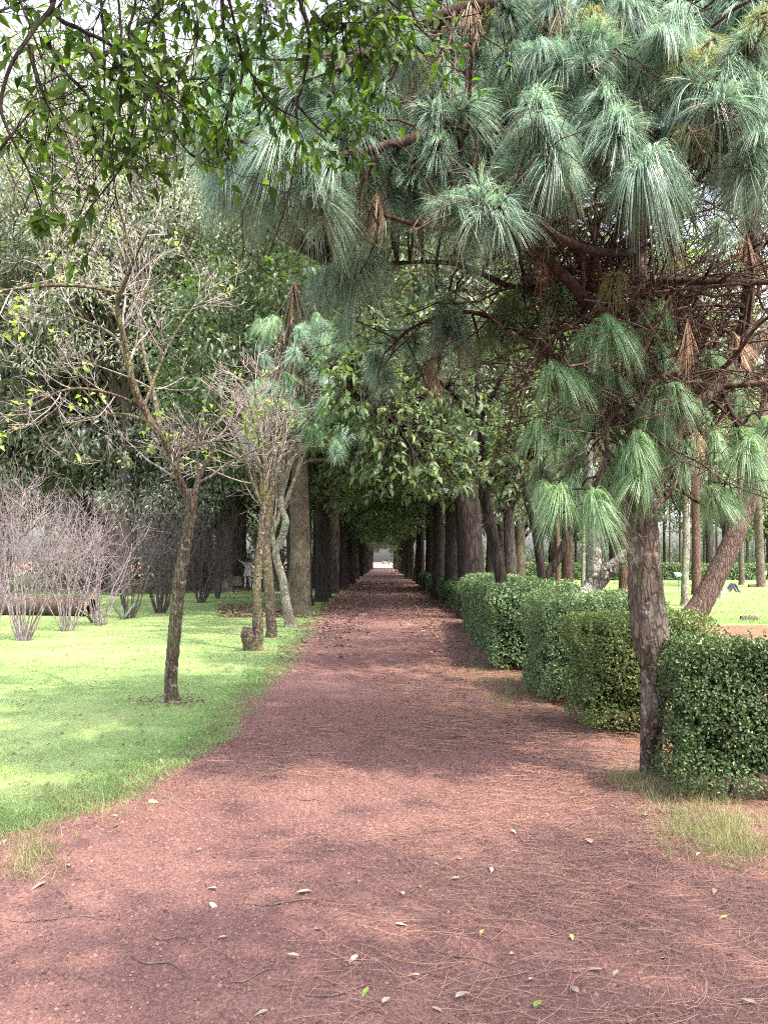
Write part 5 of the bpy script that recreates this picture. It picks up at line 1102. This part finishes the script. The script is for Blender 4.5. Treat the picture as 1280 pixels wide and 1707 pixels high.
# ------------------------------------------------------------------ PEOPLE
M_SKIN = flat_mat('skin', (.36, .21, .15), .55, .05, 10, 0); M_WHITE = flat_mat('white_cotton', (.74, .74, .76), .8, .06, 12); M_HAIR = flat_mat('black_hair', (.012, .01, .009), .5, .2, 40)
M_NAVY = flat_mat('navy_denim', (.03, .035, .06), .8, .2, 30); M_GREY = flat_mat('dark_jacket', (.04, .04, .045), .8, .2, 20); M_SHOE = flat_mat('dark_shoes', (.03, .025, .022), .5, .2, 20); M_BLUE = flat_mat('blue_shirt', (.10, .14, .24), .8, .15, 20)
def person(label, loc, rz, J, cols, group=None, skirt=None):
    """J: joint positions (local metres); one skinned continuous body, hair and shirt tail as children"""
    t = thing('person', label, 'person', loc, group, rz)
    names = ['pelvis', 'waist', 'chest', 'neck', 'head', 'crown', 'lsh', 'lel', 'lwr', 'lha', 'rsh', 'rel', 'rwr', 'rha', 'lhip', 'lkn', 'lan', 'lto', 'rhip', 'rkn', 'ran', 'rto']
    rad = dict(pelvis=(.16, .12), waist=(.14, .105), chest=(.165, .12), neck=(.055, .055), head=(.085, .095), crown=(.06, .07), lsh=(.07, .07), lel=(.047, .047), lwr=(.033, .033), lha=(.042, .022), lhip=(.09, .09), lkn=(.062, .062), lan=(.042, .042), lto=(.045, .035))
    E = [('pelvis', 'waist'), ('waist', 'chest'), ('chest', 'neck'), ('neck', 'head'), ('head', 'crown'), ('chest', 'lsh'), ('lsh', 'lel'), ('lel', 'lwr'), ('lwr', 'lha'), ('chest', 'rsh'), ('rsh', 'rel'), ('rel', 'rwr'), ('rwr', 'rha'), ('pelvis', 'lhip'), ('lhip', 'lkn'), ('lkn', 'lan'), ('lan', 'lto'), ('pelvis', 'rhip'), ('rhip', 'rkn'), ('rkn', 'ran'), ('ran', 'rto')]
    me = bpy.data.meshes.new('body_skeleton'); me.from_pydata([J[k] for k in names], [(names.index(a), names.index(b)) for a, b in E], [])
    o = bpy.data.objects.new('body', me); COL.objects.link(o)
    md = o.modifiers.new('skin', 'SKIN'); md.use_smooth_shade = True
    for i, k in enumerate(names):
        v_ = me.skin_vertices[0].data[i]; v_.radius = rad[('l' + k[1:]) if k[0] == 'r' else k]; v_.use_root = (i == 0)
    o.modifiers.new('sub', 'SUBSURF').levels = 2
    dg = bpy.context.evaluated_depsgraph_get(); dg.update(); ev = bpy.data.meshes.new_from_object(o.evaluated_get(dg)); bpy.data.objects.remove(o)
    for m_ in cols: ev.materials.append(m_)      # skin, shirt, trousers, shoes
    reg = {0: ['neck', 'head', 'crown', 'lha', 'rha', 'lwr', 'rwr'], 1: ['waist', 'chest', 'lsh', 'rsh', 'lel', 'rel'], 2: ['pelvis', 'lhip', 'rhip', 'lkn', 'rkn', 'lan', 'ran'], 3: ['lto', 'rto']}
    pj = np.array([J[k] for k in names]); own = np.array([[q for q in reg if k in reg[q]][0] for k in names])
    for p in ev.polygons:
        p.use_smooth = True; p.material_index = int(own[np.argmin(np.linalg.norm(pj - np.array(p.center), axis=1))])
    o = obj('body', ev, t); h = np.array(J['head']); c = np.array(J['crown']); ax = nrm(c - h)
    u, v_ = np.meshgrid(np.linspace(0, 2 * np.pi, 14, endpoint=False), np.linspace(0, np.pi * .62, 8)); e1 = nrm(np.cross(ax, [0, 1, .01])); e2 = np.cross(ax, e1)
    hc = h + ax * .045 + np.array([0, .015, 0]); HV = hc + .105 * (np.cos(v_)[..., None] * ax * 1.12 + np.sin(v_)[..., None] * (np.cos(u)[..., None] * e1 * .88 + np.sin(u)[..., None] * e2))
    i = np.arange(7)[:, None] * 14; k = np.arange(14)[None]; obj('hair', make_mesh('hair', [(HV.reshape(-1, 3), np.stack([i + k, i + (k + 1) % 14, i + 14 + (k + 1) % 14, i + 14 + k], -1).reshape(-1, 4))], M_HAIR), t)
    if skirt:
        pe, wa = np.array(J['pelvis']), np.array(J['waist']); th = np.linspace(0, 2 * np.pi, 20, endpoint=False); rows = []
        for f_, a_, b2_ in ((1.0, .165, .13), (.4, .19, .15), (-.3, .215, .17), (-1.2, .25, .2)):
            cc = pe + (wa - pe) * f_; rows.append(np.stack([cc[0] + (a_ + .015 * np.sin(5 * th)) * np.cos(th), cc[1] + (b2_ + .015 * np.sin(4 * th)) * np.sin(th), np.full(20, cc[2])], -1))
        V = np.concatenate(rows); i = np.arange(3)[:, None] * 20; k = np.arange(20)[None]; obj('shirt_tail', make_mesh('shirt_tail', [(V, np.stack([i + k, i + (k + 1) % 20, i + 20 + (k + 1) % 20, i + 20 + k], -1).reshape(-1, 4))], skirt), t)
    return t
stand = dict(pelvis=(0, 0, .93), waist=(0, 0, 1.1), chest=(0, 0, 1.32), neck=(0, .0, 1.48), head=(0, -.015, 1.56), crown=(0, -.01, 1.66), lsh=(-.19, 0, 1.40), lel=(-.25, .02, 1.12), lwr=(-.26, -.05, .88), lha=(-.26, -.07, .78), rsh=(.19, 0, 1.40), rel=(.25, .02, 1.12), rwr=(.26, -.05, .88), rha=(.26, -.07, .78),
             lhip=(-.1, 0, .86), lkn=(-.11, -.02, .48), lan=(-.12, .02, .07), lto=(-.12, -.14, .035), rhip=(.1, 0, .86), rkn=(.11, -.02, .48), ran=(.12, .02, .07), rto=(.12, -.14, .035))
wv = dict(stand); wv.update(lel=(-.38, -.02, 1.52), lwr=(-.56, -.04, 1.66), lha=(-.64, -.05, 1.72), lkn=(-.13, -.03, .48), lan=(-.16, .02, .07), lto=(-.17, -.14, .035), rkn=(.13, -.02, .48), ran=(.17, .02, .07), rto=(.18, -.14, .035))
person('person in white shirt and trousers raising one arm at the far lawn end', gr(413, 982), 0, wv, [M_SKIN, M_WHITE, M_WHITE, M_SHOE], skirt=M_WHITE)
lie = dict(pelvis=(0, 0, .13), waist=(-.18, 0, .14), chest=(-.40, 0, .15), neck=(-.56, 0, .15), head=(-.65, 0, .15), crown=(-.75, 0, .16), lsh=(-.46, -.18, .12), lel=(-.28, -.27, .06), lwr=(-.08, -.22, .05), lha=(.02, -.2, .05), rsh=(-.46, .18, .12), rel=(-.28, .27, .06), rwr=(-.08, .22, .05), rha=(.02, .2, .05),
           lhip=(.06, -.1, .13), lkn=(.30, -.12, .48), lan=(.50, -.12, .08), lto=(.64, -.12, .04), rhip=(.06, .1, .13), rkn=(.26, .12, .50), ran=(.46, .12, .08), rto=(.60, .12, .04))
person('person in white top and dark trousers lying on the lawn with knees raised', gr(1212, 989), 0, lie, [M_SKIN, M_WHITE, M_NAVY, M_SHOE])
wk = dict(stand); wk.update(lkn=(-.1, -.18, .5), lan=(-.1, -.22, .08), lto=(-.1, -.38, .06), rkn=(.1, .08, .47), ran=(.1, .28, .12), rto=(.1, .17, .035))
for i, (px, jj, sh, lb_) in enumerate([(638.5, stand, M_GREY, 'leftmost small figure at the bright end of the alley'), (642, wk, M_BLUE, 'second small figure walking at the alley end'), (648, stand, M_NAVY, 'third small figure, standing apart at the alley end'), (653.5, wk, M_GREY, 'rightmost small figure at the bright end of the alley')]):
    person(lb_, gr(px, 945.3), .4 * i, jj, [M_SKIN, sh, M_GREY, M_SHOE], 'people at the far end of the alley')
print('objects', len(bpy.data.objects))
